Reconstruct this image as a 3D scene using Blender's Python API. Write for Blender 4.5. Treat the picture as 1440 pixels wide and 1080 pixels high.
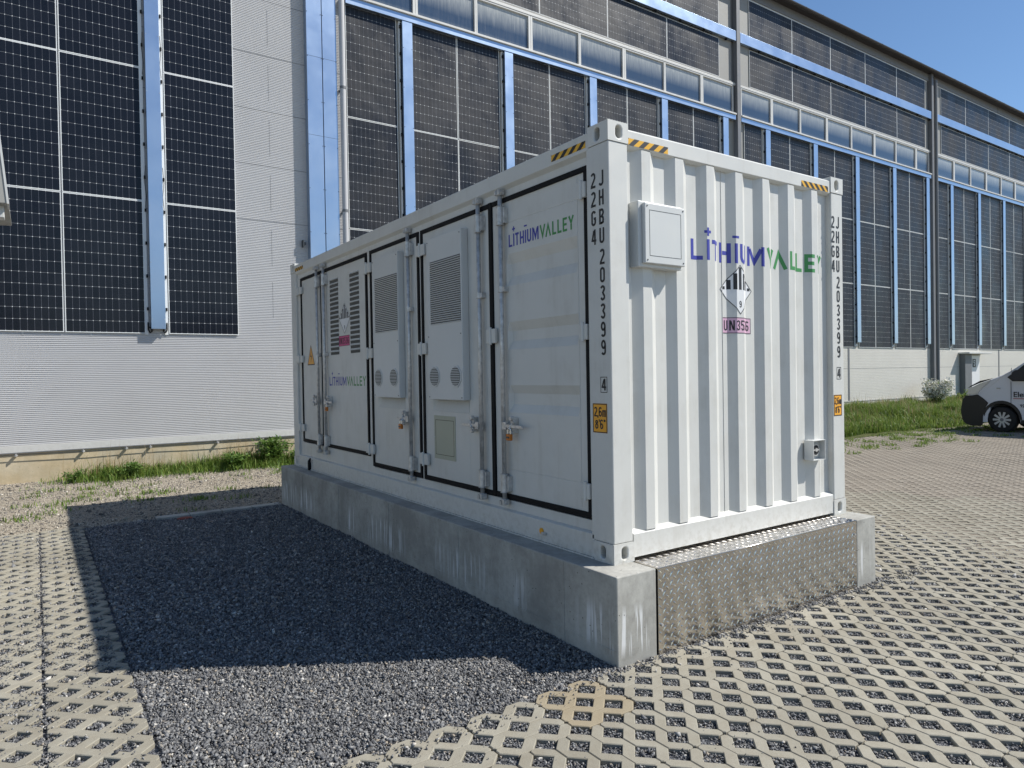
import bpy, bmesh, math, random
import numpy as np
from math import radians, sin, cos, pi
from mathutils import Vector, Matrix, noise
random.seed(7); rng = np.random.default_rng(11)
for o in list(bpy.data.objects): bpy.data.objects.remove(o)
S = bpy.context.scene
COL = S.collection

# ---------------------------------------------------------------- camera
CAMP = Vector((-2.758248, -3.004189, 1.120029)); YAW, PIT, ROL, FPX = 0.600585, -0.012750, -0.0171725, 978.768
fw = Vector((cos(PIT)*sin(YAW), cos(PIT)*cos(YAW), sin(PIT))); rt = Vector((cos(YAW), -sin(YAW), 0)); up = rt.cross(fw)
r2 = cos(ROL)*rt+sin(ROL)*up; u2 = -sin(ROL)*rt+cos(ROL)*up
cam = bpy.data.cameras.new('camera'); camo = bpy.data.objects.new('camera', cam); COL.objects.link(camo)
M = Matrix((r2, u2, -fw)).transposed().to_4x4(); M.translation = CAMP; camo.matrix_world = M
cam.sensor_fit = 'HORIZONTAL'; cam.sensor_width = 36.0; cam.lens = 36.0*FPX/1440.0; cam.clip_start = .05; cam.clip_end = 3000
S.camera = camo
# ---------------------------------------------------------------- light
SUN = Vector((2.463, -1.484, 3.02)).normalized()
w = bpy.data.worlds.new('World'); S.world = w; w.use_nodes = True
nt = w.node_tree; bg = nt.nodes['Background']; sk = nt.nodes.new('ShaderNodeTexSky'); sk.sky_type = 'NISHITA'; sk.sun_disc = False
sk.sun_elevation = math.asin(SUN.z); sk.sun_rotation = math.atan2(SUN.x, SUN.y)
sk.air_density = 1.0; sk.dust_density = .12; sk.ozone_density = 3.0; sk.altitude = 400
hs = nt.nodes.new('ShaderNodeHueSaturation'); hs.inputs['Saturation'].default_value = 1.08; nt.links.new(sk.outputs[0], hs.inputs['Color'])
nt.links.new(hs.outputs[0], bg.inputs[0]); bg.inputs[1].default_value = .102
sl = bpy.data.lights.new('sun', 'SUN'); sl.energy = 5.0; sl.angle = radians(.53); sl.color = (1, .965, .90)
so = bpy.data.objects.new('sun', sl); COL.objects.link(so); so.rotation_euler = SUN.to_track_quat('Z', 'Y').to_euler(); so.location = (10, -6, 20)
S.view_settings.view_transform = 'Standard'; S.view_settings.look = 'None'; S.view_settings.exposure = .33; S.view_settings.gamma = 1
S.view_settings.use_curve_mapping = False
S.render.engine = 'CYCLES'

# ---------------------------------------------------------------- materials
def mat(name, col=(.5, .5, .5), rough=.5, metal=0., spec=.5):
    m = bpy.data.materials.new(name); m.use_nodes = True
    b = m.node_tree.nodes['Principled BSDF']
    b.inputs['Base Color'].default_value = (*col, 1); b.inputs['Roughness'].default_value = rough
    b.inputs['Metallic'].default_value = metal; b.inputs['Specular IOR Level'].default_value = spec
    return m
class N:
    def __init__(s, m): s.m = m; s.t = m.node_tree; s.b = s.t.nodes['Principled BSDF']
    def n(s, ty, **k):
        q = s.t.nodes.new(ty)
        for a, v in k.items():
            if a[0] == 'i':
                q.inputs[int(a[1:]) if a[1:].isdigit() else a[1:].replace('_', ' ')].default_value = v
            else: setattr(q, a, v)
        return q
    def l(s, a, b): s.t.links.new(a, b)
    def co(s, kind='Object', sc=(1, 1, 1), rot=(0, 0, 0)):
        if kind == 'World': c = s.n('ShaderNodeNewGeometry').outputs['Position']
        else: c = s.n('ShaderNodeTexCoord').outputs[kind]
        mp = s.n('ShaderNodeMapping'); mp.inputs['Scale'].default_value = sc; mp.inputs['Rotation'].default_value = rot; s.l(c, mp.inputs[0]); return mp.outputs[0]
    def noise(s, co, sc=5, det=4, rough=.55):
        q = s.n('ShaderNodeTexNoise'); q.inputs['Scale'].default_value = sc; q.inputs['Detail'].default_value = det; q.inputs['Roughness'].default_value = rough
        s.l(co, q.inputs['Vector']); return q.outputs['Fac']
    def ramp(s, fac, stops, interp='LINEAR'):
        q = s.n('ShaderNodeValToRGB'); q.color_ramp.interpolation = interp; e = q.color_ramp.elements
        while len(e) < len(stops): e.new(.5)
        for i, (p, c) in enumerate(stops):
            e[i].position = p; e[i].color = (c, c, c, 1) if isinstance(c, (int, float)) else (*c, 1)
        s.l(fac, q.inputs[0]); return q.outputs[0]
    def mix(s, f, a, b, mode='MIX'):
        q = s.n('ShaderNodeMix'); q.data_type = 'RGBA'; q.blend_type = mode
        for v, i in ((f, 0), (a, 6), (b, 7)):
            if hasattr(v, 'links'): s.l(v, q.inputs[i])
            else: q.inputs[i].default_value = v if i == 0 else (*v, 1)
        return q.outputs[2]
    def math(s, op, a, b=0., c=0.):
        q = s.n('ShaderNodeMath'); q.operation = op
        for i, v in enumerate((a, b, c)):
            if hasattr(v, 'links'): s.l(v, q.inputs[i])
            else: q.inputs[i].default_value = v
        return q.outputs[0]
    def col(s, c): s.l(c, s.b.inputs['Base Color'])
    def bump(s, h, st=.3, d=.01):
        q = s.n('ShaderNodeBump'); q.inputs['Strength'].default_value = st; q.inputs['Distance'].default_value = d
        s.l(h, q.inputs['Height']); s.l(q.outputs[0], s.b.inputs['Normal'])

def paint(name, col, rough=.38, dirt=.25, sc=3., dcol=(.32, .29, .23), streak=True):
    m = mat(name, col, rough); n = N(m); c = n.co('World')
    a = n.noise(c, sc, 6, .65); st = n.noise(n.co('World', (14, 14, .9)), 1.6, 5, .6)
    f = n.math('MULTIPLY', n.ramp(a, [(.45, 0), (.8, 1)]), n.ramp(st, [(.4, .15), (.75, 1)]))
    f = n.math('MULTIPLY', f, dirt)
    sz = n.n('ShaderNodeSeparateXYZ'); n.l(c, sz.inputs[0]); lo_ = n.math('MULTIPLY', n.ramp(sz.outputs[2], [(.0, 1), (.22, 0)]), n.ramp(n.noise(c, 22, 5, .7), [(.42, 0), (.68, 1)]))
    f = n.math('MAXIMUM', f, n.math('MULTIPLY', lo_, dirt*.9))
    base = n.mix(n.ramp(n.noise(c, 1.1, 2), [(.3, 0), (.7, 1)]), tuple(x*.96 for x in col), col)
    n.col(n.mix(f, base, dcol))
    n.l(n.ramp(n.noise(c, 7, 4), [(.3, rough-.07), (.75, rough+.14)]), n.b.inputs['Roughness'])
    n.bump(n.noise(c, 2.3, 2), .12, .01)
    return m
WHITE = paint('container_paint', (.61, .605, .57), .42, .6)
WHITE2 = paint('unit_paint', (.60, .605, .585), .38, .12)
FRAMEW = paint('frame_white', (.58, .575, .55), .45, .5)
OLIVE = paint('olive_grey_cover', (.40, .41, .32), .45, .15)
GAL = mat('galvanised_steel', (.56, .57, .58), .42, .45)
n = N(GAL); v = n.n('ShaderNodeTexVoronoi'); v.inputs['Scale'].default_value = 60; n.l(n.co('World'), v.inputs['Vector'])
n.l(n.ramp(v.outputs['Distance'], [(0, .3), (.8, .5)]), n.b.inputs['Roughness'])
n.col(n.mix(n.ramp(n.noise(n.co('World'), 25, 4), [(.35, 0), (.7, 1)]), (.44, .43, .41), (.68, .665, .64)))
RUBBER = mat('black_rubber', (.008, .008, .009), .7, 0, .2)
BLACK = mat('black_print', (.012, .012, .014), .5)
DARK = mat('dark_inside', (.01, .01, .011), .8); LOUV = mat('painted_opening_shade', (.085, .085, .08), .8)  # LOUV: flat dark grey, paints the shade in louvre, grille and vent gaps
YELLOW = mat('hazard_yellow', (.75, .40, .02), .4)
SIGNY = mat('sign_orange', (.80, .36, .02), .4)
BLUEP = mat('blue_lettering', (.045, .05, .32), .45)
GREENP = mat('green_lettering', (.045, .24, .06), .45)
PINK = mat('pink_label', (.55, .06, .20), .45)
PINK2 = mat('pale_pink_label', (.62, .38, .50), .45)
LABW = mat('white_label', (.72, .72, .72), .4)
BRASS = mat('orange_padlock', (.50, .16, .02), .4, .3)
CHROME = mat('shackle_steel', (.6, .6, .6), .2, 1)
DKSTEEL = mat('dark_steel', (.05, .055, .06), .45, .3)
REDP = mat('red_plastic', (.20, .03, .02), .7)

def strip_metal(name, col, rough, metal):
    m = mat(name, col, rough, metal); n = N(m); c = n.co('World')
    n.col(n.mix(n.ramp(n.noise(c, .9, 5, .6), [(.35, 0), (.75, 1)]), tuple(x*.92 for x in col), col))
    n.l(n.ramp(n.noise(c, 2, 4), [(.3, rough-.03), (.7, rough+.05)]), n.b.inputs['Roughness'])
    n.bump(n.noise(n.co('World', (1, 1, .3)), .8, 1), .12, .02); return m
DUCT = strip_metal('zinc_cover_sheet', (.44, .54, .68), .31, .9)
GREYW = paint('grey_pilaster_paint', (.15, .155, .165), .5, .3)
PIPE = paint('downpipe_grey', (.46, .46, .47), .6, .2)
FASCIA = paint('fascia_grey', (.17, .17, .17), .5, .35)
BEIGE = paint('beige_wall_board', (.27, .265, .245), .55, .4)
ROOFB = mat('roof_edge_brown', (.035, .028, .026), .5)
LOWWALL = paint('pale_sandwich_panel', (.60, .575, .52), .5, .2, 1.5)
CLAD = paint('ribbed_steel_cladding', (.545, .54, .54), .45, .2, 1.2)

def solar(name, glass_rough, dusty):
    m = mat(name, (.01, .012, .02), .2); n = N(m); tc = n.n('ShaderNodeTexCoord').outputs['Object']
    sx = n.n('ShaderNodeSeparateXYZ'); n.l(tc, sx.inputs[0])
    def lines(o, p, w):
        f = n.math('FRACT', n.math('DIVIDE', o, p)); d = n.math('ABSOLUTE', n.math('SUBTRACT', f, .5))
        return n.math('GREATER_THAN', d, .5-w/p/2)
    def dist(o, p):
        f = n.math('FRACT', n.math('ADD', n.math('DIVIDE', o, p), .5)); return n.math('MULTIPLY', n.math('ABSOLUTE', n.math('SUBTRACT', f, .5)), p)
    v1 = lines(sx.outputs[0], .0915, .0030); h1 = lines(sx.outputs[2], .1807, .0036)
    nd = n.math('LESS_THAN', n.math('ADD', dist(sx.outputs[0], .0915), dist(sx.outputs[2], .1807)), .0085)
    bus = lines(sx.outputs[2], .01506, .0011)
    cv = n.n('ShaderNodeTexWhiteNoise'); sn = n.n('ShaderNodeVectorMath'); sn.operation = 'SNAP'; sn.inputs[1].default_value = (.0915, 10, .1807); n.l(tc, sn.inputs[0])
    n.l(sn.outputs[0], cv.inputs[0])
    cell = n.mix(cv.outputs['Value'], (.004, .006, .011), (.008, .010, .016))
    c = n.mix(n.math('MULTIPLY', bus, .22), cell, (.10, .10, .12))
    c = n.mix(n.math('MULTIPLY', v1, .42), c, (.30, .31, .36)); c = n.mix(n.math('MULTIPLY', h1, .5), c, (.42, .43, .45)); c = n.mix(nd, c, (.62, .63, .62))
    wd = n.co('World'); dirt = n.ramp(n.noise(wd, 1.3, 6, .7), [(.45, .0), (.8, .05*dusty+.01)])
    dots = n.ramp(n.noise(wd, 95, 2, .5), [(.60, 0), (.74, 1)])
    c = n.mix(n.math('MULTIPLY', dots, .07*dusty), c, (.5, .52, .56))
    n.col(n.mix(dirt, c, (.36, .37, .38)))
    big = n.noise(n.co('World', (1, 1, .6)), .9, 5, .65)
    n.l(n.math('ADD', n.ramp(n.noise(wd, 70, 3, .6), [(.35, 0), (.7, .10*dusty+.03)]), n.ramp(big, [(.34, glass_rough-.08*dusty), (.66, glass_rough+.22*dusty)])), n.b.inputs['Roughness'])
    h = n.math('ADD', n.math('MULTIPLY', n.noise(n.co('World', (1, 1, .8)), 1.25, 3, .5), 1.), n.math('MULTIPLY', n.noise(wd, 85, 3, .7), .045*dusty))
    n.bump(h, .55 if dusty > .5 else .08, .05)
    return m
SOL_A = solar('solar_cells', .22, .15); SOL_B = solar('solar_cells_textured_glass', .30, 1.); SOL_B.node_tree.nodes['Principled BSDF'].inputs['Specular IOR Level'].default_value = .30; SOL_A.node_tree.nodes['Principled BSDF'].inputs['Specular IOR Level'].default_value = .28
SOL_FR = mat('panel_edge_white', (.72, .73, .72), .4)

m = GLASS = mat('dusty_window_glass', (.035, .055, .09), .16, 0, .9); n = N(m); c = n.co('World')
tc = n.n('ShaderNodeTexCoord').outputs['Generated']; sx = n.n('ShaderNodeSeparateXYZ'); n.l(tc, sx.inputs[0])
dust = n.math('ADD', n.math('MULTIPLY', n.ramp(sx.outputs[2], [(.35, 0), (.95, 1)]), .95), n.math('MULTIPLY', n.ramp(sx.outputs[2], [(0, 1), (.14, 0)]), .3))
st = n.noise(n.co('World', (9, 9, .8)), 3, 5, .7)
dust = n.math('MULTIPLY', n.math('MULTIPLY', dust, n.ramp(st, [(.3, .6), (.7, 1.2)])), .9)
n.col(n.mix(dust, (.03, .055, .10), (.46, .47, .44))); n.l(n.ramp(st, [(.3, .12), (.8, .3)]), n.b.inputs['Roughness'])
GLASSV = mat('van_glass', (.02, .035, .035), .06, 0, .8)

def concrete(name, ca, cb, streaks=1., yellow=0.):
    m = mat(name, ca, .82, 0, .25); n = N(m); c = n.co('World')
    b = n.mix(n.ramp(n.noise(c, 2.2, 8, .7), [(.38, 0), (.62, 1)]), tuple(x*.88 for x in ca), cb)
    b = n.mix(n.math('MULTIPLY', n.ramp(n.noise(c, 30, 5, .7), [(.45, 0), (.7, 1)]), .28), b, tuple(x*.6 for x in ca))
    vs = n.noise(n.co('World', (9, 9, .55)), 1.6, 6, .65)
    b = n.mix(n.math('MULTIPLY', n.ramp(vs, [(.45, 0), (.8, 1)]), .26), b, tuple(x*.6 for x in ca))
    # run marks of lime
    sz = n.n('ShaderNodeSeparateXYZ'); n.l(n.co('World'), sz.inputs[0])
    lime = n.ramp(n.noise(n.co('World', (26, 26, 1.1)), 1.2, 4, .6), [(.53, 0), (.58, 1)])
    band = n.ramp(n.noise(n.co('World', (1, 1.4, .3)), .9, 2), [(.42, 0), (.54, 1)])
    zz = n.ramp(n.math('ADD', sz.outputs[2], .5), [(.04, 0), (.12, 1), (.26, 1), (.34, 0)])
    b = n.mix(n.math('MULTIPLY', n.math('MULTIPLY', lime, band), n.math('MULTIPLY', zz, .95*streaks)), b, (.64, .64, .63))
    if yellow: b = n.mix(n.math('MULTIPLY', n.ramp(n.noise(c, .9, 5, .6), [(.38, 0), (.68, 1)]), yellow), b, (.50, .34, .14))
    v = n.n('ShaderNodeTexVoronoi'); v.inputs['Scale'].default_value = 26; n.l(c, v.inputs['Vector'])
    hole = n.math('MULTIPLY', n.ramp(v.outputs['Distance'], [(.07, 1), (.12, 0)]), n.ramp(n.noise(c, 5, 2), [(.5, 0), (.56, 1)]))
    b = n.mix(hole, b, (.05, .05, .045)); n.col(b)
    fine = n.noise(c, 160, 3, .6)
    h = n.math('SUBTRACT', n.math('ADD', n.math('MULTIPLY', fine, .12), n.noise(c, 18, 5, .6)), hole)
    n.bump(h, .45, .004); return m
CONC = concrete('cast_concrete', (.33, .32, .29), (.45, .44, .40))
CONC2 = concrete('stained_base_concrete', (.50, .45, .34), (.60, .53, .40), .3, .5)
CONC3 = concrete('hall_base_concrete', (.55, .53, .47), (.64, .62, .56), .3)

def stone_mat(name, a, b, dirtc):
    m = mat(name, a, .88, 0, .2); n = N(m); c = n.co('World')
    oi = n.n('ShaderNodeObjectInfo').outputs['Random']; isl = n.n('ShaderNodeNewGeometry').outputs['Random Per Island']
    f = n.math('ADD', n.math('MULTIPLY', oi, .6), n.math('MULTIPLY', isl, .4))
    k = n.mix(f, a, b)
    k = n.mix(n.math('MULTIPLY', n.ramp(n.noise(c, .55, 5, .6), [(.40, 0), (.66, 1)]), .30), k, tuple(x*.55 for x in a))
    k = n.mix(n.math('MULTIPLY', n.ramp(n.noise(c, 6, 6, .7), [(.42, 0), (.75, 1)]), .5), k, dirtc)
    k = n.mix(n.math('MULTIPLY', n.ramp(n.noise(c, 300, 2, .6), [(.5, 0), (.72, 1)]), .35), k, tuple(x*.55 for x in a)); n.col(k)
    n.bump(n.math('ADD', n.math('MULTIPLY', n.noise(c, 260, 3, .7), .6), n.noise(c, 28, 4)), .5, .003); return m
PAVE = stone_mat('paving_concrete', (.265, .245, .195), (.375, .35, .285), (.20, .165, .115))
PAVEY = stone_mat('yellow_paving_concrete', (.33, .28, .195), (.36, .305, .215), (.26, .20, .12))
PAVEF = stone_mat('worn_paving_concrete', (.285, .25, .205), (.375, .335, .275), (.24, .195, .15))

def pebble_mat(name, stops):
    m = mat(name, (.1, .1, .1), .7, 0, .4); n = N(m); isl = n.n('ShaderNodeNewGeometry').outputs['Random Per Island']
    k = n.ramp(isl, stops); c = n.co('World')
    n.col(n.mix(n.ramp(n.noise(c, 150, 3), [(.35, 0), (.7, 1)]), k, n.mix(1., k, (.55, .55, .55), 'MULTIPLY'))); return m
SLATE = [(0, (.08, .08, .083)), (.25, (.13, .13, .135)), (.5, (.195, .195, .197)), (.75, (.27, .27, .268)), (.9, (.37, .36, .34)), (.96, (.37, .31, .235)), (1, (.66, .64, .60))]
PEB = pebble_mat('slate_chippings', SLATE)
PEBM = pebble_mat('mixed_grit', [(0, (.10, .09, .08)), (.35, (.20, .185, .165)), (.65, (.33, .29, .24)), (.85, (.44, .39, .31)), (1, (.62, .58, .5))])
def ground_mat(name, a, b, c3, sc):
    m = mat(name, a, .95, 0, .1); n = N(m); c = n.co('World')
    v = n.n('ShaderNodeTexVoronoi'); v.inputs['Scale'].default_value = sc; n.l(c, v.inputs['Vector'])
    sp = n.n('ShaderNodeSeparateColor'); n.l(v.outputs['Color'], sp.inputs[0])
    k = n.ramp(sp.outputs[0], [(0, a), (.6, b), (1, c3)])
    k = n.mix(n.math('MULTIPLY', n.ramp(n.noise(c, .8, 6, .7), [(.35, 0), (.7, 1)]), .5), k, a); n.col(k)
    n.bump(v.outputs['Distance'], .8, .012); return m
GRAVB = ground_mat('gravel_bed_base', (.07, .072, .08), (.14, .145, .16), (.25, .25, .25), 110)
SOIL = ground_mat('gritty_soil', (.20, .165, .125), (.34, .30, .24), (.50, .46, .38), 75)
FILL = ground_mat('fine_joint_fill', (.215, .185, .15), (.29, .255, .205), (.40, .36, .30), 160)
GRASSG = ground_mat('grass_ground', (.05, .06, .02), (.08, .10, .03), (.13, .12, .06), 30)
FAR = ground_mat('far_ground', (.20, .185, .155), (.28, .26, .22), (.36, .33, .28), 8)
def leaf(name, a, b, c3):
    m = mat(name, a, .55, 0, .35); n = N(m); isl = n.n('ShaderNodeNewGeometry').outputs['Random Per Island']
    n.col(n.ramp(isl, [(0, a), (.55, b), (1, c3)])); n.b.inputs['Transmission Weight'].default_value = 0
    n.b.inputs['Subsurface Weight'].default_value = 0
    tr = n.n('ShaderNodeBsdfTranslucent'); n.l(n.ramp(isl, [(0, b), (1, c3)]), tr.inputs[0]); ms = n.n('ShaderNodeMixShader'); ms.inputs[0].default_value = .32
    out = n.t.nodes['Material Output']; n.l(n.b.outputs[0], ms.inputs[1]); n.l(tr.outputs[0], ms.inputs[2]); n.l(ms.outputs[0], out.inputs[0]); return m
GRASS = leaf('grass_blades', (.06, .12, .015), (.12, .21, .03), (.27, .33, .08))
WEED = leaf('weed_leaves', (.04, .09, .015), (.09, .17, .03), (.18, .27, .06))
DRY = leaf('dry_stalks', (.28, .20, .10), (.38, .28, .15), (.46, .36, .22))
PETAL = mat('white_blossom', (.72, .70, .62), .7)
m = PLATE = mat('aluminium_tread_plate', (.50, .475, .44), .25, 1.); n = N(m); c = n.co('World')
n.col(n.mix(n.ramp(n.noise(c, 6, 6, .65), [(.35, 0), (.7, 1)]), (.58, .545, .50), (.74, .71, .68)))
n.l(n.ramp(n.noise(c, 20, 4), [(.3, .13), (.7, .22)]), n.b.inputs['Roughness']); n.bump(n.noise(c, 4, 2), .10, .006)
VANW = mat('van_white_paint', (.62, .63, .66), .25); VANB = mat('van_black_plastic', (.012, .012, .014), .5)
HEADL = mat('headlight_glass', (.45, .46, .45), .12, .3); HUB = mat('wheel_cover_silver', (.5, .51, .52), .35, .3); TYRE = mat('tyre_rubber', (.014, .014, .014), .8)

# ---------------------------------------------------------------- helpers
def tag(o, label=None, cat=None, group=None, kind=None):
    if label: o['label'] = label
    if cat: o['category'] = cat
    if group: o['group'] = group
    if kind: o['kind'] = kind
    return o
WL = {}
def thing(name, loc, label, cat, group=None, kind=None):
    o = bpy.data.objects.new(name, None); o.location = loc; COL.objects.link(o); o.empty_display_size = .2
    WL[o] = Vector(loc); return tag(o, label, cat, group, kind)
class MB:
    def __init__(s): s.v = []; s.f = []; s.mi = []; s.cur = 0
    def add(s, vs, fs):
        b = len(s.v); s.v += [tuple(p) for p in vs]; s.f += [tuple(i+b for i in f) for f in fs]; s.mi += [s.cur]*len(fs); return s
    def box(s, x0, x1, y0, y1, z0, z1):
        if x0 > x1: x0, x1 = x1, x0
        if y0 > y1: y0, y1 = y1, y0
        if z0 > z1: z0, z1 = z1, z0
        return s.add([(x, y, z) for z in (z0, z1) for y in (y0, y1) for x in (x0, x1)],
                     [(0, 2, 3, 1), (4, 5, 7, 6), (0, 1, 5, 4), (2, 6, 7, 3), (0, 4, 6, 2), (1, 3, 7, 5)])
    def tube(s, p0, p1, r, n=12, r1=None, caps=True):
        p0 = Vector(p0); p1 = Vector(p1); r1 = r if r1 is None else r1; d = (p1-p0).normalized()
        a = d.orthogonal().normalized(); b = d.cross(a)
        vs = [p0+(a*cos(2*pi*i/n)+b*sin(2*pi*i/n))*r for i in range(n)]+[p1+(a*cos(2*pi*i/n)+b*sin(2*pi*i/n))*r1 for i in range(n)]
        fs = [(i, (i+1) % n, n+(i+1) % n, n+i) for i in range(n)]
        if caps: fs += [tuple(range(n-1, -1, -1)), tuple(range(n, 2*n))]
        return s.add(vs, fs)
    def path(s, pts, r, n=8):
        for a, b in zip(pts[:-1], pts[1:]): s.tube(a, b, r, n)
        return s
    def prism(s, poly, mapf, d0, d1):
        k = len(poly); vs = [mapf(p[0], p[1], d0) for p in poly]+[mapf(p[0], p[1], d1) for p in poly]
        return s.add(vs, [tuple(range(k-1, -1, -1)), tuple(range(k, 2*k))]+[(i, (i+1) % k, k+(i+1) % k, k+i) for i in range(k)])
    def build(s, name, mats, parent=None, bevel=0, smooth=False, seg=2, loc=None):
        me = bpy.data.meshes.new(name); off = WL.get(parent, Vector((0, 0, 0))) if parent else Vector((0, 0, 0))
        o0 = Vector(loc) if loc is not None else off
        me.from_pydata([(x-o0.x, y-o0.y, z-o0.z) for x, y, z in s.v], [], s.f)
        if not isinstance(mats, (list, tuple)): mats = [mats]
        for m_ in mats: me.materials.append(m_)
        if len(mats) > 1: me.polygons.foreach_set('material_index', s.mi)
        bm = bmesh.new(); bm.from_mesh(me); bmesh.ops.recalc_face_normals(bm, faces=bm.faces)
        bm.to_mesh(me); bm.free()
        if smooth: me.shade_smooth()
        o = bpy.data.objects.new(name, me); COL.objects.link(o)
        if bevel:
            b = o.modifiers.new('bevel', 'BEVEL'); b.width = bevel; b.segments = seg; b.limit_method = 'ANGLE'; b.angle_limit = radians(40)
            b.harden_normals = False
        if parent: o.parent = parent
        o.location = (o0-off) if parent else o0
        WL[o] = o0
        return o
def npmesh(name, V, F, m_, parent=None, k=3):
    me = bpy.data.meshes.new(name); V = np.asarray(V, np.float32); F = np.asarray(F, np.int32)
    me.vertices.add(len(V)); me.vertices.foreach_set('co', V.ravel())
    me.loops.add(F.size); me.loops.foreach_set('vertex_index', F.ravel())
    me.polygons.add(len(F)); me.polygons.foreach_set('loop_start', np.arange(0, F.size, k, dtype=np.int32)); me.polygons.foreach_set('loop_total', np.full(len(F), k, np.int32))
    me.update(calc_edges=True); me.materials.append(m_)
    o = bpy.data.objects.new(name, me); COL.objects.link(o)
    if parent: o.parent = parent
    return o

# stroke lettering: centre lines in a 1 x 1 box, thickness t (in units of height); strokes abut instead of overlapping
def arc(cx, cy, rx, ry, a0, a1, k=8): return [(cx+rx*cos(radians(a0+(a1-a0)*i/k)), cy+ry*sin(radians(a0+(a1-a0)*i/k))) for i in range(k+1)]
def glyph(ch, w, t):
    h = t/2; L, R, B, T_ = h, w-h, h, 1-h; r = min((w-t)/2, .24); m = .5
    if ch == 'I': return [[(w/2, 0), (w/2, 1)]]
    if ch == 'L': return [[(L, 1), (L, B), (w, B)]]
    if ch == 'T': return [[(0, T_), (w, T_)], [(w/2, 1-t), (w/2, 0)]]
    if ch == 'H': return [[(L, 0), (L, 1)], [(R, 0), (R, 1)], [(t, m), (w-t, m)]]
    if ch == 'U': return [[(L, 1)]+arc(w/2, B+r, R-w/2, r, 180, 360, 8)+[(R, 1)]]
    if ch == 'M': return [[(L, 0), (L, 1)], [(R, 1), (R, 0)], [(t, 1-h*1.2), (w/2, .22), (w-t, 1-h*1.2)]]
    if ch == 'N': return [[(L, 0), (L, 1)], [(R, 1), (R, 0)], [(t, 1-h*1.3), (w-t, h*1.3)]]
    if ch == 'V': return [[(h, 1), (w/2, h*1.6), (w-h, 1)]]
    if ch == 'A': return [[(h, 0), (w/2, 1-h*1.6), (w-h, 0)]]
    if ch == 'E': return [[(w, T_), (L, T_), (L, B), (w, B)], [(t, m), (w*.92, m)]]
    if ch == 'Y': return [[(h, 1), (w/2, .5), (w-h, 1)], [(w/2, .5-h*1.1), (w/2, 0)]]
    if ch == 'J': return [[(R, 1), (R, B+r)]+arc(w/2, B+r, R-w/2, r, 0, -170, 8)[1:]]
    if ch == 'B': return [[(L, B), (R-r*.6, B)]+arc(R-r*.8, B+.2, r*.8, .2, -90, 60, 6)+[(R-r, m)]+arc(R-r*.8, T_-.18, r*.8, .18, -50, 90, 6)+[(L, T_), (L, B)], [(t, m), (R-r-h*1.0, m)]]
    if ch == '0': return [arc(w/2, B+r, R-w/2, r, 180, 360, 8)+arc(w/2, T_-r, R-w/2, r, 0, 180, 8)+[(L, B+r)]]
    if ch == '2': return [arc(w/2, T_-r, R-w/2, r, 165, -10, 8)+[(R, .62), (L+.01, t), (L+.01, B)][:2]+[(L, B), (w, B)]]
    if ch == '3': return [arc(w/2, T_-r, R-w/2, r, 165, -55, 8)+[(w*.52, .52)]+arc(w/2, B+r+.02, R-w/2, r+.02, 60, -165, 9)]
    if ch == '5': return [[(w, T_), (L, T_), (L, .56), (w*.5, .6)]+arc(w/2, B+.24, R-w/2, .24, 60, -165, 9)]
    if ch == '6': return [arc(w/2, T_-r, R-w/2, r, 20, 180, 7)+arc(w/2, B+.23, R-w/2, .23, 180, 520, 14)]
    if ch == '9': return [[(x_, 1-y_) for x_, y_ in [(w-px, py) for px, py in arc(w/2, T_-r, R-w/2, r, 20, 180, 7)+arc(w/2, B+.23, R-w/2, .23, 180, 520, 14)]]]
    if ch == '8': return [arc(w/2, B+.22, R-w/2, .22, 90, 450, 14), arc(w/2, T_-.2, (R-w/2)*.9, .2-t*.5, 90, 450, 14)]
    if ch == '4': return [[(R-.12*w, 0), (R-.12*w, 1)], [(R-.12*w-t/2-.01, .93), (L, .3), (R-.12*w-t/2, .27)], [(R-.12*w+t/2, .27), (w, .27)]]
    if ch == 'G': return [arc(w/2, T_-r, R-w/2, r, 15, 180, 7)+arc(w/2, B+r, R-w/2, r, 180, 360, 7)+[(R, .48), (w*.55, .48)]]
    if ch == 'm': return [[(h, 0), (h, .62), (w/2, .62), (w/2, 0)], [(w/2+t/2, .62), (w-h, .62), (w-h, 0)]]
    if ch == '.': return [[(w/2, 0), (w/2, t)]]
    if ch == ',': return [[(w/2, t), (w/2-.04, -.12)]]
    if ch == "'": return [[(w/2, 1), (w/2, .76)]]
    if ch == '"': return [[(w*.3, 1), (w*.3, .76)], [(w*.7, 1), (w*.7, .76)]]
    return []
def ribbon(pts, t):
    """mitred strip of quads"""
    P = [Vector(p) for p in pts]; P = [p for i, p in enumerate(P) if i == 0 or (p-P[i-1]).length > 1e-5]; out = []
    k = len(P); closed = (P[0]-P[-1]).length < 1e-4
    for i in range(k):
        a = P[i-1] if i > 0 else (P[-2] if closed else None); b = P[i+1] if i < k-1 else (P[1] if closed else None)
        d1 = (P[i]-a).normalized() if a is not None else None; d2 = (b-P[i]).normalized() if b is not None else None
        d1 = d1 or d2; d2 = d2 or d1; n1 = Vector((-d1.y, d1.x)); n2 = Vector((-d2.y, d2.x)); mm = (n1+n2)
        mm = mm.normalized() if mm.length > 1e-4 else n1; q = max(.35, mm.dot(n1)); o = mm*(t/2/q)
        out.append((P[i]+o, P[i]-o))
    return [(out[i][0], out[i][1], out[i+1][1], out[i+1][0]) for i in range(k-1)]
def letters(items):
    """items: (char, u0, v0, width, height, t) -> list of quads in (u,v)"""
    q = []
    for ch, u0, v0, w_, h_, t in items:
        for st in glyph(ch, w_/h_, t):
            for quad in ribbon(st, t): q.append([(u0+p.x*h_, v0+p.y*h_) for p in quad])
    return q
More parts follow.
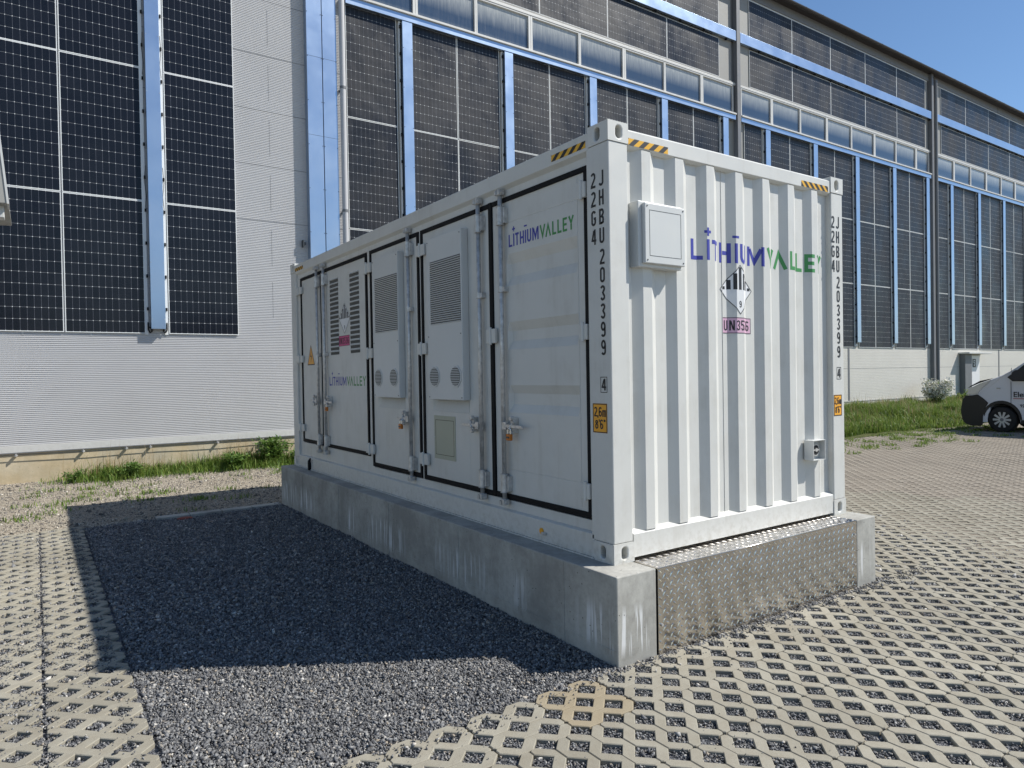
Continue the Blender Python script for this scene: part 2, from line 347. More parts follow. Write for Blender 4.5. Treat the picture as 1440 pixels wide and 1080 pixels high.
def sheet(quads, mapf, name, m_, parent, breaks=None, horizontal=None):
    """quads in (u,v) cut at the u breaks, mapped on a surface"""
    bm = bmesh.new()
    for q in quads:
        try: bm.faces.new([bm.verts.new((p[0], p[1], 0)) for p in q])
        except ValueError: pass
    for b in (breaks or []):
        g = bm.verts[:]+bm.edges[:]+bm.faces[:]; bmesh.ops.bisect_plane(bm, geom=g, plane_co=(b, 0, 0), plane_no=(1, 0, 0), dist=1e-5)
    for b in (horizontal or []):
        g = bm.verts[:]+bm.edges[:]+bm.faces[:]; bmesh.ops.bisect_plane(bm, geom=g, plane_co=(0, b, 0), plane_no=(0, 1, 0), dist=1e-5)
    off = WL.get(parent, Vector((0, 0, 0)))
    for v in bm.verts: v.co = Vector(mapf(v.co.x, v.co.y))-off
    me = bpy.data.meshes.new(name); bm.to_mesh(me); bm.free(); me.materials.append(m_)
    o = bpy.data.objects.new(name, me); COL.objects.link(o); o.parent = parent; WL[o] = off.copy(); return o
def rect(u0, u1, v0, v1): return [(u0, v0), (u1, v0), (u1, v1), (u0, v1)]
def frameq(u0, u1, v0, v1, t): return [rect(u0, u1, v0, v0+t), rect(u0, u1, v1-t, v1), rect(u0, u0+t, v0+t, v1-t), rect(u1-t, u1, v0+t, v1-t)]
def clip_par(u0, u1, v0, v1, ua, ub, sl):
    """slanted stripe clipped to a band"""
    P = [(ua, v0), (ub, v0), (ub+sl, v1), (ua+sl, v1)]
    def cl(P, f, val, ge):
        o = []
        for i in range(len(P)):
            a, b = P[i], P[(i+1) % len(P)]; ia = (a[0] >= val) if ge else (a[0] <= val); ib = (b[0] >= val) if ge else (b[0] <= val)
            if ia: o.append(a)
            if ia != ib: t = (val-a[0])/(b[0]-a[0]); o.append((val, a[1]+t*(b[1]-a[1])))
        return o
    P = cl(P, 0, u0, True); P = cl(P, 0, u1, False) if P else P
    return P if len(P) > 2 else None

# ================================================================ GROUND
GZ = -.5
m_ = MB(); m_.add([(-400, -400, GZ-.16), (500, -400, GZ-.16), (500, 500, GZ-.16), (-400, 500, GZ-.16)], [(0, 1, 2, 3)])
tag(m_.build('ground', FAR), kind='structure')
def fbm(x, y, s): return noise.fractal(Vector((x*s, y*s, 3.3)), 1., 2., 4)
def soilz(x, y): return GZ+.008-.05*max(0, min(1, (6.25-y)/.12))+.022*max(0, y-6.2)*(1 if x < 4 else .3)+.02*fbm(x, y, .9)+.012*fbm(x, y, 3.)
def grid_sheet(name, x0, x1, y0, y1, nx, ny, zf, m_, label=None, kind='structure', cat=None):
    V = [(x0+(x1-x0)*i/nx, y0+(y1-y0)*j/ny, 0) for j in range(ny+1) for i in range(nx+1)]
    V = [(x, y, zf(x, y)) for x, y, _ in V]; F = [(j*(nx+1)+i, j*(nx+1)+i+1, (j+1)*(nx+1)+i+1, (j+1)*(nx+1)+i) for j in range(ny) for i in range(nx)]
    o = npmesh(name, V, F, m_, k=4); o.data.shade_smooth(); return tag(o, label, cat, None, kind)
BX0, BX1 = -2.34, -.16
def bedz(x, y): return GZ-.014+.012*fbm(x, y, 1.3)+.006*fbm(x, y, 5)+.018*math.exp(-((x-BX1)/.25)**2)
grid_sheet('gravel_bed_floor', BX0-.06, BX1+.02, -.2, 6.25, 110, 290, lambda x, y: bedz(x, y)-.013, GRAVB)
grid_sheet('soil_strip', -14, 11.4, 6.12, 10.0, 180, 40, soilz, SOIL)
grid_sheet('joint_grit', -14, -2.335, -6.0, 6.2, 20, 20, lambda x, y: GZ-.021, GRAVB)
grid_sheet('joint_grit', -2.335, 5.2, -6.0, -.165, 20, 12, lambda x, y: GZ-.021, GRAVB)
grid_sheet('joint_grit', 2.40, 5.2, -.165, 6.2, 10, 20, lambda x, y: GZ-.021, GRAVB)
YP = mat('grid_paving_distant', (.3, .28, .22), .9, 0, .2); n = N(YP); c = n.co('World'); sx = n.n('ShaderNodeSeparateXYZ'); n.l(c, sx.inputs[0])
def _mh(off):
    q = []
    for i in (0, 1):
        f_ = n.math('FRACT', n.math('ADD', n.math('DIVIDE', n.math('ADD', sx.outputs[i], (2.34, .17)[i]+off), .2), .5)); q.append(n.math('MULTIPLY', n.math('ABSOLUTE', n.math('SUBTRACT', f_, .5)), .2))
    return n.math('LESS_THAN', n.math('ADD', q[0], q[1]), .0605)
hl = n.math('ADD', _mh(0), _mh(.1)); n.col(n.mix(hl, n.mix(n.ramp(n.noise(c, 2, 6), [(.3, 0), (.7, 1)]), (.29, .27, .22), (.36, .335, .27)), (.17, .17, .17))); n.bump(hl, -.6, .01)
m_ = MB(); m_.box(-60, 48, -60, -4.2, GZ-.1, GZ-.0045); m_.box(-60, -6.4, -4.2, 6.1, GZ-.1, GZ-.0045); tag(m_.build('distant_paving', YP), kind='structure')
m_ = MB()
FB = lambda y: 4.15+.4*y
m_.add([(FB(-6), -6, GZ-.0065), (48, -30, GZ-.0065), (48, 8, GZ-.0065), (FB(8), 8, GZ-.0065)], [(0, 1, 2, 3)])
tag(m_.build('paving_joint_fill', FILL), kind='structure')
m_ = MB(); m_.box(5.3, 90, -60, 5.0, GZ-.12, GZ-.02); tag(m_.build('yard_ground', FILL), kind='structure')
grid_sheet('verge', 11.4, 60, 5.9, 10.0, 160, 14, lambda x, y: GZ+.01+.05*(y-5.9)+.03*fbm(x, y, .7), GRASSG)

# ---- grid paving: four-bar concrete stones with notches that form the diamond openings
HD = .0605
def stone_mesh(sx, chamfer=True):
    """4 wavy bars of .4 x .1, joints run along x; holes on the lattice (m+n even)*.1"""
    mb = MB()
    for b in range(4):
        y0, y1 = b*.1, (b+1)*.1
        lo = [0, 2, 4] if b % 2 == 0 else [1, 3]; hi = [1, 3] if b % 2 == 0 else [0, 2, 4]
        g = .0016; P = []
        def edge(ms, yb, dr):
            out = []
            for k in ms:
                x = k*.1
                if k == 0: out += [(g, yb+dr*HD), (HD, yb+dr*g)]
                elif k == 4: out += [(.4-HD, yb+dr*g), (.4-g, yb+dr*HD)]
                else: out += [(x-HD, yb+dr*g), (x, yb+dr*HD), (x+HD, yb+dr*g)]
            if ms[0] != 0: out = [(g+.012, yb+dr*g), ]+out+[(.4-g-.012, yb+dr*g)]; out = [(g, yb+dr*.012)]+out+[(.4-g, yb+dr*.012)]
            return out
        P = edge(lo, y0, 1)+edge(hi, y1, -1)[::-1]
        k = len(P); c = Vector((.2, y0+.05))
        # inset ring for the chamfer
        Q = []
        for i in range(k):
            a = Vector(P[i-1]); p = Vector(P[i]); q = Vector(P[(i+1) % k]); d1 = (p-a).normalized(); d2 = (q-p).normalized()
            n1 = Vector((-d1.y, d1.x)); n2 = Vector((-d2.y, d2.x)); mm = (n1+n2).normalized(); o = mm*(.0035/max(.4, mm.dot(n1))); Q.append((p.x+o.x, p.y+o.y))
        vs = [(x, y, 0) for x, y in Q]+[(x, y, -.0035) for x, y in P]+[(x, y, -.05) for x, y in P]
        fs = [tuple(range(k))]+[(k+i, k+(i+1) % k, (i+1) % k, i) for i in range(k)]+[(2*k+i, 2*k+(i+1) % k, k+(i+1) % k, k+i) for i in range(k)]
        mb.add(vs, fs)
    return mb
proto = stone_mesh(1).build('paving_stone', PAVE); SME = proto.data; bpy.data.objects.remove(proto)
SMEY = SME.copy(); SMEY.materials.clear(); SMEY.materials.append(PAVEY)
paving = thing('grid_paving', (0, 0, GZ), None, None, kind='structure')
slots = []   # x, y, rot (0 joints along x / 1 joints along y), material flag
def inview(x, y, z=GZ, mg=330):
    d = Vector((x, y, z))-CAMP; q = d.dot(fw)
    if q < .3: return False
    px = 720+FPX*d.dot(r2)/q; py = 540-FPX*d.dot(u2)/q
    return -mg < px < 1440+mg and py < 1080+max(mg, 420) and py > 0
# left field: joints along x, columns of .4 leftwards from the bed
for c in range(14):
    for r in range(-1, 16):
        x = -2.34-.4*(c+1)-.01*(c+1); y = -.19+.4*r
        if y+.4 <= 6.25: slots.append((x, y, 0, 0))
# border course in front of the bed and plinth (joints along x)
EY = -.17
for c in range(-9, 30):
    x = -2.34+.4*(c+9)+.002*c; slots.append((x, EY-.4, 0, 0))
for c in range(0, 36):
    for r in range(0, 12):
        slots.append((-2.34+.4*c, EY-.4-.4*(r+1), 1, 0))
# beside / behind the plinth on the right
for c in range(0, 8):
    for r in range(0, 16):
        slots.append((2.53+.4*c, EY+.4*r, 1, 0))
for c in range(8, 60):
    for r in range(0, 16):
        if 2.53+.4*c < 26: slots.append((2.53+.4*c, EY+.4*r, 1, 0))
for c in range(36, 62):
    for r in range(0, 14): slots.append((-2.34+.4*c, EY-.4-.4*(r), 1, 0))
slots = [s for s in set(slots) if inview(s[0]+.2, s[1]+.2) and not (-.16 < s[0]+.2 < 2.5 and s[1] > EY-.05) and s[0]-3.6 < 40]
slots.sort(key=lambda s: (Vector((s[0]+.2, s[1]+.2, GZ))-CAMP).length)
rest = []
def smat(x, y, rot):
    dx, dy = random.gauss(0, .0012), random.gauss(0, .0012); a = random.gauss(0, .004)
    M0 = Matrix.Translation((x+.2+dx, y+.2+dy, random.uniform(-.002, .0015)))@Matrix.Rotation(a+(pi/2 if rot else 0), 4, 'Z')@Matrix.Rotation(random.gauss(0, .004), 4, 'X')@Matrix.Translation((-.2, -.2, 0)); return M0
cnt = 0
for x, y, rot, f in slots:
    Mx = smat(x, y, rot)
    if cnt < 300:
        yel = (abs(y-(EY-.4)) < .01 and -.8 < x < -.35)
        o = bpy.data.objects.new('paving_stone', SMEY if yel else SME); COL.objects.link(o); o.parent = paving; o.matrix_local = Mx; cnt += 1
        if yel: o['label'] = 'yellowish paving stone in the border course'
    else: rest.append((Mx, x, y))
sv = np.array([v.co[:] for v in SME.vertices]); sf = [tuple(p.vertices) for p in SME.polygons]
def joinstones(name, lst, m_):
    V = []; F = []
    for Mx, x, y in lst:
        A = np.array(Mx); b = len(V)*len(sv); V.append(sv@A[:3, :3].T+A[:3, 3]+np.array([0, 0, GZ])); F += [tuple(i+b for i in f) for f in sf]
    me = bpy.data.meshes.new(name); me.from_pydata(np.concatenate(V).tolist(), [], F); me.materials.append(m_)
    o = bpy.data.objects.new(name, me); COL.objects.link(o); o.parent = paving; o.location = (0, 0, -GZ); return tag(o, kind='stuff')
nearr = [s for s in rest if s[1] < FB(s[2])]; farr = [s for s in rest if s[1] >= FB(s[2])]
joinstones('paving_stones_in_grit', nearr, PAVE); joinstones('worn_paving_stones', farr, PAVEF)

# ---- loose chippings (octahedral splinters), real geometry
OV = np.array([(1, 0, 0), (-1, 0, 0), (0, 1, 0), (0, -1, 0), (0, 0, 1), (0, 0, -1)], float)
OF = np.array([(0, 2, 4), (2, 1, 4), (1, 3, 4), (3, 0, 4), (2, 0, 5), (1, 2, 5), (3, 1, 5), (0, 3, 5)])
def pebbles(name, P, size, m_, label, cat, flat=.6):
    n_ = len(P); k = rng.uniform(.55, 1.35, (n_, 1, 3))*np.array([1, .75, flat]); V = (OV[None]+rng.normal(0, .22, (n_, 6, 3)))*k*size.reshape(-1, 1, 1)
    q = rng.normal(size=(n_, 4)); q[:, 1:3] *= .45; q /= np.linalg.norm(q, axis=1, keepdims=True); w_, x, y, z = q.T
    R = np.stack([1-2*(y*y+z*z), 2*(x*y-z*w_), 2*(x*z+y*w_), 2*(x*y+z*w_), 1-2*(x*x+z*z), 2*(y*z-x*w_), 2*(x*z-y*w_), 2*(y*z+x*w_), 1-2*(x*x+y*y)], -1).reshape(-1, 3, 3)
    V = np.einsum('nij,nkj->nki', R, V)+P[:, None, :]
    F = (OF[None]+6*np.arange(n_)[:, None, None]).reshape(-1, 3)
    return tag(npmesh(name, V.reshape(-1, 3), F, m_), label, cat, None, 'stuff')
def scatter(x0, x1, y0, y1, dens, zf, near=None):
    k = int((x1-x0)*(y1-y0)*dens); X = rng.uniform(x0, x1, k); Y = rng.uniform(y0, y1, k)
    return X, Y
pts = []; sz = []
for (a, b, dens, s0) in ((-.2, .9, 17500, .0076), (.9, 2.2, 13000, .0086), (2.2, 6.15, 7600, .0108)):
    X, Y = scatter(BX0+.005, BX1+.005, a, b, dens, None)
    Z = np.array([bedz(x, y) for x, y in zip(X, Y)])
    pts.append(np.stack([X, Y, Z+rng.uniform(-.004, .006, len(X))], 1)); sz.append(np.clip(rng.lognormal(0, .40, len(X)), .4, 2.4)*s0*.95)
pebbles('gravel_bed', np.concatenate(pts), np.concatenate(sz), PEB, 'dark slate chippings filling the bed beside the concrete plinth', 'gravel')
# strip against the plinth front and right side
pts = []; sz = []
X, Y = scatter(-.3, 2.7, -.235, -.165, 13000, None); pts.append(np.stack([X, Y, np.full(len(X), GZ-.004)+rng.uniform(-.01, .008, len(X))], 1)); sz.append(rng.lognormal(0, .3, len(X))*.008)
X, Y = scatter(2.5, 2.58, -.2, 3, 11000, None); pts.append(np.stack([X, Y, np.full(len(X), GZ+.004)+rng.uniform(-.01, .01, len(X))], 1)); sz.append(rng.lognormal(0, .3, len(X))*.008)
# openings of the pavers
hx = []
for (x, y, rot, f) in slots:
    d = (Vector((x+.2, y+.2, GZ))-CAMP).length
    if x >= FB(y)+.2 or d > 9.5: continue
    num = 115 if d < 3.2 else (80 if d < 4.5 else (44 if d < 6 else 24))
    s0 = .0057 if d < 3.2 else (.0068 if d < 4.5 else (.009 if d < 6 else .0118))
    for i in range(5):
        for j in range(5):
            if (i+j) % 2: continue
            if (i == 4 or j == 4) and random.random() < .5: continue
            hx.append((x+.1*i, y+.1*j, num if 0 < i < 4 and 0 < j < 4 else num//2, s0))
for cx, cy, num, s0 in hx:
    u = rng.uniform(-1, 1, (num, 2))*.045; X = cx+(u[:, 0]-u[:, 1])*.7071*.98; Y = cy+(u[:, 0]+u[:, 1])*.7071*.98
    pts.append(np.stack([X, Y, GZ-.0115+rng.uniform(-.007, .004, num)+.004*math.sin(cx*9)*math.cos(cy*7)], 1)); sz.append(rng.lognormal(0, .3, num)*s0)
pebbles('paving_grit', np.concatenate(pts), np.concatenate(sz), PEB, 'slate grit lying in the diamond openings of the grid paving', 'gravel')
k = 2600; X = -2.40-np.abs(rng.normal(0, .075, k)); Y = rng.uniform(-.2, 6, k); P1 = np.stack([X, Y, np.full(k, GZ+.003)], 1)
k = 2200; X = rng.uniform(-2.3, 3.2, k); Y = -.20-np.abs(rng.normal(0, .07, k)); P2 = np.stack([X, Y, np.full(k, GZ+.003)], 1)
k = 5200; X = rng.normal(-3.02, .22, k); Y = rng.normal(1.75, .42, k); P3 = np.stack([X, Y, np.full(k, GZ+.002)], 1)
k = 1500; X = -2.755+rng.normal(0, .03, k); Y = rng.uniform(-.2, 5.8, k); P4 = np.stack([X, Y, np.full(k, GZ+.001)], 1)
P = np.concatenate([P1, P2, P3, P4]); cl = np.array([noise.noise(Vector((x*3, y*3, 0))) for x, y, _ in P]); P = P[(cl > rng.uniform(-.5, .5, len(P)))]
pebbles('spilled_chippings', P, rng.lognormal(0, .35, len(P))*.0055, PEB, 'slate chippings spilled from the bed over the edges of the paving', 'gravel')
# stray stones lying on top and the soil strip
k = 900; X = rng.uniform(-3.6, 3.5, k); Y = np.where(rng.random(k) < .5, rng.uniform(-1.6, -.18, k), rng.uniform(-.2, 6, k)); ok = (X < -2.35) | (Y < -.17)
P = np.stack([X, Y, np.full(k, GZ+.002)], 1)[ok]; pebbles('stray_grit', P, rng.lognormal(0, .35, len(P))*.0036, PEB, 'stray dark grit lying loose on top of the paving stones', 'gravel')
X = rng.uniform(-5, 3.2, 26000); Y = rng.uniform(6.05, 9.98, 26000); Z = np.array([soilz(x, y) for x, y in zip(X, Y)])
pebbles('soil_grit', np.stack([X, Y, Z], 1), rng.lognormal(0, .4, len(X))*.0115, PEBM, 'pale mixed grit and stones on the strip along the ribbed wall', 'gravel', .5)
k = 120; X = rng.uniform(-2.3, -.2, k); Y = rng.uniform(0, 6.1, k); P = np.stack([X, Y, np.array([bedz(x, y) for x, y in zip(X, Y)])+.008], 1)
pebbles('pale_stones', P, rng.lognormal(0, .35, k)*.0155, PEBM, 'scattered larger pale stones lying on the dark chippings', 'stones', .35)

# ================================================================ PLINTH
pl = thing('concrete_plinth', (0, 0, GZ), 'grey cast concrete plinth with streaked side carrying the white container', 'plinth')
def beam(name, x0, x1, y0, y1):
    return MB().box(x0, x1, y0, y1, GZ-.15, 0).build(name, CONC, pl, bevel=.007)
beam('beam', -.155, .150, -.185, 6.12); beam('beam', 2.249, 2.508, -.19, 6.12)
MB().box(.152, 2.247, 5.85, 6.115, GZ-.15, -.003).build('cross_beam', CONC, pl, bevel=.007)
MB().box(.152, 2.247, .12, 5.848, GZ-.15, -.30).build('plinth_floor', CONC, pl)
# form joints on the visible side: thin proud fins left by the shuttering
f = MB()
for y in (.28, 1.55, 2.8, 4.06, 5.25): f.box(-.1585, -.1545, y-.003, y+.003, GZ-.1, -.006)
f.box(-.1580, -.1545, -.17, 6.1, GZ+.085, GZ+.090)
f.build('shutter_fin', CONC, pl)
cp = MB().add([(.158, -.190, 0), (.158, -.190, GZ-.05), (2.243, -.190, GZ-.05), (2.243, -.190, 0), (.158, .11, .0035), (2.243, .11, .0035),
               (.158, -.186, -.004), (.158, -.186, GZ-.05), (2.243, -.186, GZ-.05), (2.243, -.186, -.004), (.158, .11, -.001), (2.243, .11, -.001)],
              [(0, 1, 2, 3), (4, 0, 3, 5), (6, 9, 8, 7), (10, 11, 9, 6), (0, 6, 7, 1), (3, 2, 8, 9), (4, 5, 11, 10), (0, 4, 10, 6), (3, 9, 11, 5)]).build('tread_plate', PLATE, pl)
# raised lozenge bars of the tread plate
def studs(u0, u1, v0, v1, mp):
    mb = MB(); p = .060; iv = 0; v = v0+.02
    while v < v1-.01:
        u = u0+.018+(p/2 if iv % 2 else 0); iu = 0
        while u < u1-.012:
            a = radians(45 if (iv+iu) % 2 == 0 else -45) if False else radians(50 if iv % 2 else -40)
            du, dv = cos(a), sin(a); L_, w_, h_ = .0225, .0075, .0026
            q = [(u-du*L_, v-dv*L_, 0), (u-dv*w_, v+du*w_, 0), (u+du*L_, v+dv*L_, 0), (u+dv*w_, v-du*w_, 0), (u-du*L_*.5, v-dv*L_*.5, h_), (u+du*L_*.5, v+dv*L_*.5, h_)]
            mb.add([mp(*t) for t in q], [(0, 1, 4), (1, 2, 5), (1, 5, 4), (2, 3, 5), (3, 0, 4), (3, 4, 5)]); u += p; iu += 1
        v += p*.42; iv += 1
    return mb
sa = studs(.16, 2.24, GZ-.0, -.006, lambda u, v, h: (u, -.1901-h, v)); sb = studs(.16, 2.24, -.185, .05, lambda u, v, h: (u, v, .0035*(v+.19)/.3+h+.0001))
sa.add(sb.v, sb.f); tag(sa.build('tread_bars', PLATE, pl), kind='stuff')
MB().tube((.158, -.1905, -.0015), (2.243, -.1905, -.0015), .0028, 10).build('plate_edge', PLATE, pl, smooth=True)
f = MB()
for x, zs in ((.185, (-.13, -.33)), (2.215, (-.1, -.32))):
    for z in zs: f.tube((x, -.19, z), (x, -.199, z), .008, 6)
f.build('bolt', GAL, pl)

# ================================================================ CONTAINER
ct = thing('battery_container', (0, 0, 0), 'white steel battery storage container with doors along its side, standing on the concrete plinth', 'container')
Lc, Wc, Hc = 6.058, 2.438, 2.591
def holed(mb, o, u, v, w_, h_, cu, cv, hw, hh, dep, nrm):
    """rectangular face with an oval hole and its well"""
    o, u, v, nrm = map(Vector, (o, u, v, nrm)); k = 24; inner = []; outer = []
    for i in range(k):
        a = 2*pi*i/k+pi/k; du, dv = cos(a), sin(a)
        r = min(hw, hh); ex, ey = hw-r, hh-r
        inner.append((cu+r*du+(ex if du > 0 else -ex), cv+r*dv+(ey if dv > 0 else -ey)))
        t = min(((w_-cu) if du > 0 else cu)/max(abs(du), 1e-6), ((h_-cv) if dv > 0 else cv)/max(abs(dv), 1e-6)); outer.append([cu+du*t, cv+dv*t])
    # snap nearest outer points to the corners
    for cx_, cy_ in ((0, 0), (w_, 0), (0, h_), (w_, h_)):
        j = min(range(k), key=lambda i: (outer[i][0]-cx_)**2+(outer[i][1]-cy_)**2); outer[j] = [cx_, cy_]
    P = lambda a, d=0.: tuple(o+u*a[0]+v*a[1]-nrm*d)
    mb.add([P(a) for a in outer]+[P(a) for a in inner]+[P(a, dep) for a in inner], [(i, (i+1) % k, k+(i+1) % k, k+i) for i in range(k)]+[(k+i, k+(i+1) % k, 2*k+(i+1) % k, 2*k+i) for i in range(k)])
    mb.cur = 1; mb.add([P(a, dep) for a in inner], [tuple(range(k))]); mb.cur = 0
def casting(x0, y0, z0, sx, sy):
    """corner casting; sx,sy = direction of the body from the corner (+1/-1)"""
    W_, D_, H_ = .162, .178, .118; mb = MB(); x1, y1, z1 = x0+sx*W_, y0+sy*D_, z0+H_; mz = .059
    holed(mb, (x0, y0, z0), (0, sy, 0), (0, 0, 1), D_, H_, .1, mz, .023, .037, .085, (-sx, 0, 0))
    holed(mb, (x0, y0, z0), (sx, 0, 0), (0, 0, 1), W_, H_, .086, mz, .023, .037, .085, (0, -sy, 0))
    holed(mb, (x0, y0, z0 if z0 < 1 else z1), (sx, 0, 0), (0, sy, 0), W_, D_, .08, .09, .03, .055, .03, (0, 0, -1 if z0 < 1 else 1))
    mb.add([(x1, y0, z0), (x1, y1, z0), (x1, y1, z1), (x1, y0, z1), (x0, y1, z0), (x0, y1, z1)], [(0, 1, 2, 3), (4, 1, 2, 5)])
    zz = z1 if z0 < 1 else z0; mb.add([(x0, y0, zz), (x1, y0, zz), (x1, y1, zz), (x0, y1, zz)], [(0, 1, 2, 3)])
    b = mb.build('corner_casting', [WHITE, DARK], ct); me = b.data
    bm = bmesh.new(); bm.from_mesh(me); bmesh.ops.remove_doubles(bm, verts=bm.verts, dist=1e-4); bmesh.ops.recalc_face_normals(bm, faces=bm.faces); bm.to_mesh(me); bm.free()
    bb = b.modifiers.new('bevel', 'BEVEL'); bb.width = .010; bb.segments = 3; bb.limit_method = 'ANGLE'; bb.angle_limit = radians(50)
    return b
for (x, y, sx, sy) in ((0, 0, 1, 1), (Wc, 0, -1, 1), (0, Lc, 1, -1), (Wc, Lc, -1, -1)):
    casting(x, y, 0, sx, sy); casting(x, y, Hc-.118, sx, sy)
    # corner post
    X0, X1 = (x+.004, x+.156) if sx > 0 else (x-.156, x-.004); Y0, Y1 = (y+.004, y+.20) if sy > 0 else (y-.20, y-.004)
    MB().box(X0, X1, Y0, Y1, .119, Hc-.119).build('corner_post', WHITE, ct, bevel=.006)
def yprism(poly, y0, y1): return MB().prism(poly, lambda a, b, d: (a, d, b), y0, y1)     # poly in (x,z)
def xprism(poly, x0, x1): return MB().prism(poly, lambda a, b, d: (d, a, b), x0, x1)     # poly in (y,z)
# side rails (door side, x=0)
yprism([(.002, 2.46), (.002, 2.563), (.06, 2.57), (.12, 2.57), (.12, 2.43), (.034, 2.43), (.030, 2.437)], .179, Lc-.179).build('top_rail', WHITE, ct, bevel=.003)
yprism([(.004, .024), (.004, .150), (.032, .160), (.12, .160), (.12, .012), (.004, .012)], .179, Lc-.179).build('bottom_rail', WHITE, ct, bevel=.003)
MB().box(-.006, .05, .18, Lc-.18, .002, .0115).build('bottom_flange', WHITE, ct)
yprism([(Wc-.002, 2.46), (Wc-.002, 2.563), (Wc-.12, 2.57), (Wc-.12, 2.43)], .179, Lc-.179).build('top_rail', WHITE, ct)
yprism([(Wc-.004, .012), (Wc-.004, .155), (Wc-.12, .160), (Wc-.12, .012)], .179, Lc-.179).build('bottom_rail', WHITE, ct)
# end rails (y=0 and y=Lc)
for y0, s in ((0, 1), (Lc, -1)):
    xprism([(y0+s*.006, 2.466), (y0+s*.006, 2.556), (y0+s*.02, 2.566), (y0+s*.12, 2.57), (y0+s*.12, 2.45), (y0+s*.03, 2.452)], .163, Wc-.163).build('end_header', WHITE, ct, bevel=.003)
    xprism([(y0+s*.006, .020), (y0+s*.006, .160), (y0+s*.055, .186), (y0+s*.12, .186), (y0+s*.12, .020)], .163, Wc-.163).build('end_sill', WHITE, ct, bevel=.003)
MB().box(.1, Wc-.1, .1, Lc-.1, 2.52, 2.54).build('roof', WHITE, ct)
MB().box(.1, Wc-.1, .13, Lc-.13, .05, .09).build('floor', DARK, ct)
# corrugated walls
def profile(first, pitch, ow, sl, dep, a, b, base):
    """list of (u, d): d = depth behind the outer face"""
    P = [(a, dep)]; k = 0
    while True:
        c = first+pitch*k; L_, R_ = c-ow/2, c+ow/2
        if R_+sl > b: break
        if L_-sl > a: P += [(L_-sl, dep), (L_, 0), (R_, 0), (R_+sl, dep)]
        k += 1
    P.append((b, dep)); return P
EP = profile(.314, .2930, .073, .064, .036, .16, 2.282, 0)
def corr(P, mp, z0, z1, name):
    mb = MB(); vs = []; t = .003
    for u, d in P: vs += [mp(u, d, z0), mp(u, d, z1)]
    mb.add(vs, [(2*i, 2*i+2, 2*i+3, 2*i+1) for i in range(len(P)-1)]); return mb.build(name, WHITE, ct, bevel=.006, seg=2)
E0 = .010
corr(EP, lambda u, d, z: (u, E0+d, z), .17, 2.46, 'end_wall')
MB().box(.16, 2.28, .07, .09, .17, 2.46).build('end_lining', WHITE, ct)
MB().box(1.046, 1.049, .0430, .0455, .18, 2.46).build('weld_seam', WHITE, ct)
corr(profile(.3, .2925, .088, .046, .044, .16, 5.9, 0), lambda u, d, z: (Wc-.008-d, u, z), .15, 2.46, 'long_wall')
corr(EP, lambda u, d, z: (u, Lc-E0-d, z), .17, 2.46, 'end_wall')
MB().box(.145, .16, .012, .08, .12, 2.47).build('wall_fillet', WHITE, ct); MB().box(2.278, 2.29, .012, .08, .12, 2.47).build('wall_fillet', WHITE, ct)

# ---- door side
XF = .030
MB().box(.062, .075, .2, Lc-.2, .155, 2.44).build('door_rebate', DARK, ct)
MB().box(XF, .062, .2, Lc-.2, 2.386, 2.434).build('door_header', WHITE, ct, bevel=.002)
sf_ = MB().box(XF, .062, .2, 3.532, .160, .226).box(XF, .062, 3.532, Lc-.2, .160, .322)
sf_.build('door_sill', WHITE, ct, bevel=.002)
for y0, y1, z0 in ((3.545, 3.612, .322), (2.432, 2.462, .226), (5.745, 5.86, .322)):
    MB().box(XF, .062, y0, y1, z0, 2.386).build('door_jamb', WHITE, ct, bevel=.002)
DO = {0: (5.005, 5.700, .368, 2.345), 1: (3.660, 4.995, .362, 2.345), 2: (2.500, 3.505, .272, 2.350), 3: (1.328, 2.392, .268, 2.350), 4: (.248, 1.278, .272, 2.350)}
doors = {}
def gasket(y0, y1, z0, z1, w_, par, oy0=None, oy1=None):
    a = w_ if oy0 is None else oy0; b = w_ if oy1 is None else oy1; mb = MB(); x0, x1 = .019, .061
    mb.box(x0, x1, y0-a, y1+b, z1, z1+w_); mb.box(x0, x1, y0-a, y1+b, z0-w_-.004, z0)
    if a: mb.box(x0, x1, y0-a, y0, z0, z1)
    if b: mb.box(x0, x1, y1, y1+b, z0, z1)
    return mb.build('gasket', RUBBER, par, bevel=.003)
def flatdoor(i, recess=None):
    y0, y1, z0, z1 = DO[i]; mb = MB()
    if recess is None: mb.box(XF, .061, y0, y1, z0, z1)
    else:
        a, b, c, d = recess    # scoop: y a..b, z c..d
        mb.box(XF, .061, y0, a, z0, z1); mb.box(XF, .061, b, y1, z0, z1); mb.box(XF, .061, a, b, z0, c); mb.box(XF, .061, a, b, d, z1)
        mb.add([(XF, a, c), (XF, b, c), (.0605, b-.05, d), (.0605, a+.05, d), (XF, a, d), (XF, b, d)], [(0, 1, 2, 3), (0, 3, 4), (1, 5, 2), (4, 3, 2, 5)])
    o = mb.build('door', WHITE, ct, bevel=.0025); doors[i] = o
    # folded stiffening returns near the edges
    return o
for i in (0, 1): flatdoor(i)
flatdoor(2, (2.80, 3.40, .83, .93)); flatdoor(3, (1.657, 2.256, .83, .93))
doors[0]['label'] = 'narrow plain door at the far end with a warning triangle'
doors[1]['label'] = 'door with two columns of louvres'
doors[2]['label'] = 'door with a cooling unit and no service cover'
doors[3]['label'] = 'door with a cooling unit and a small olive service cover'
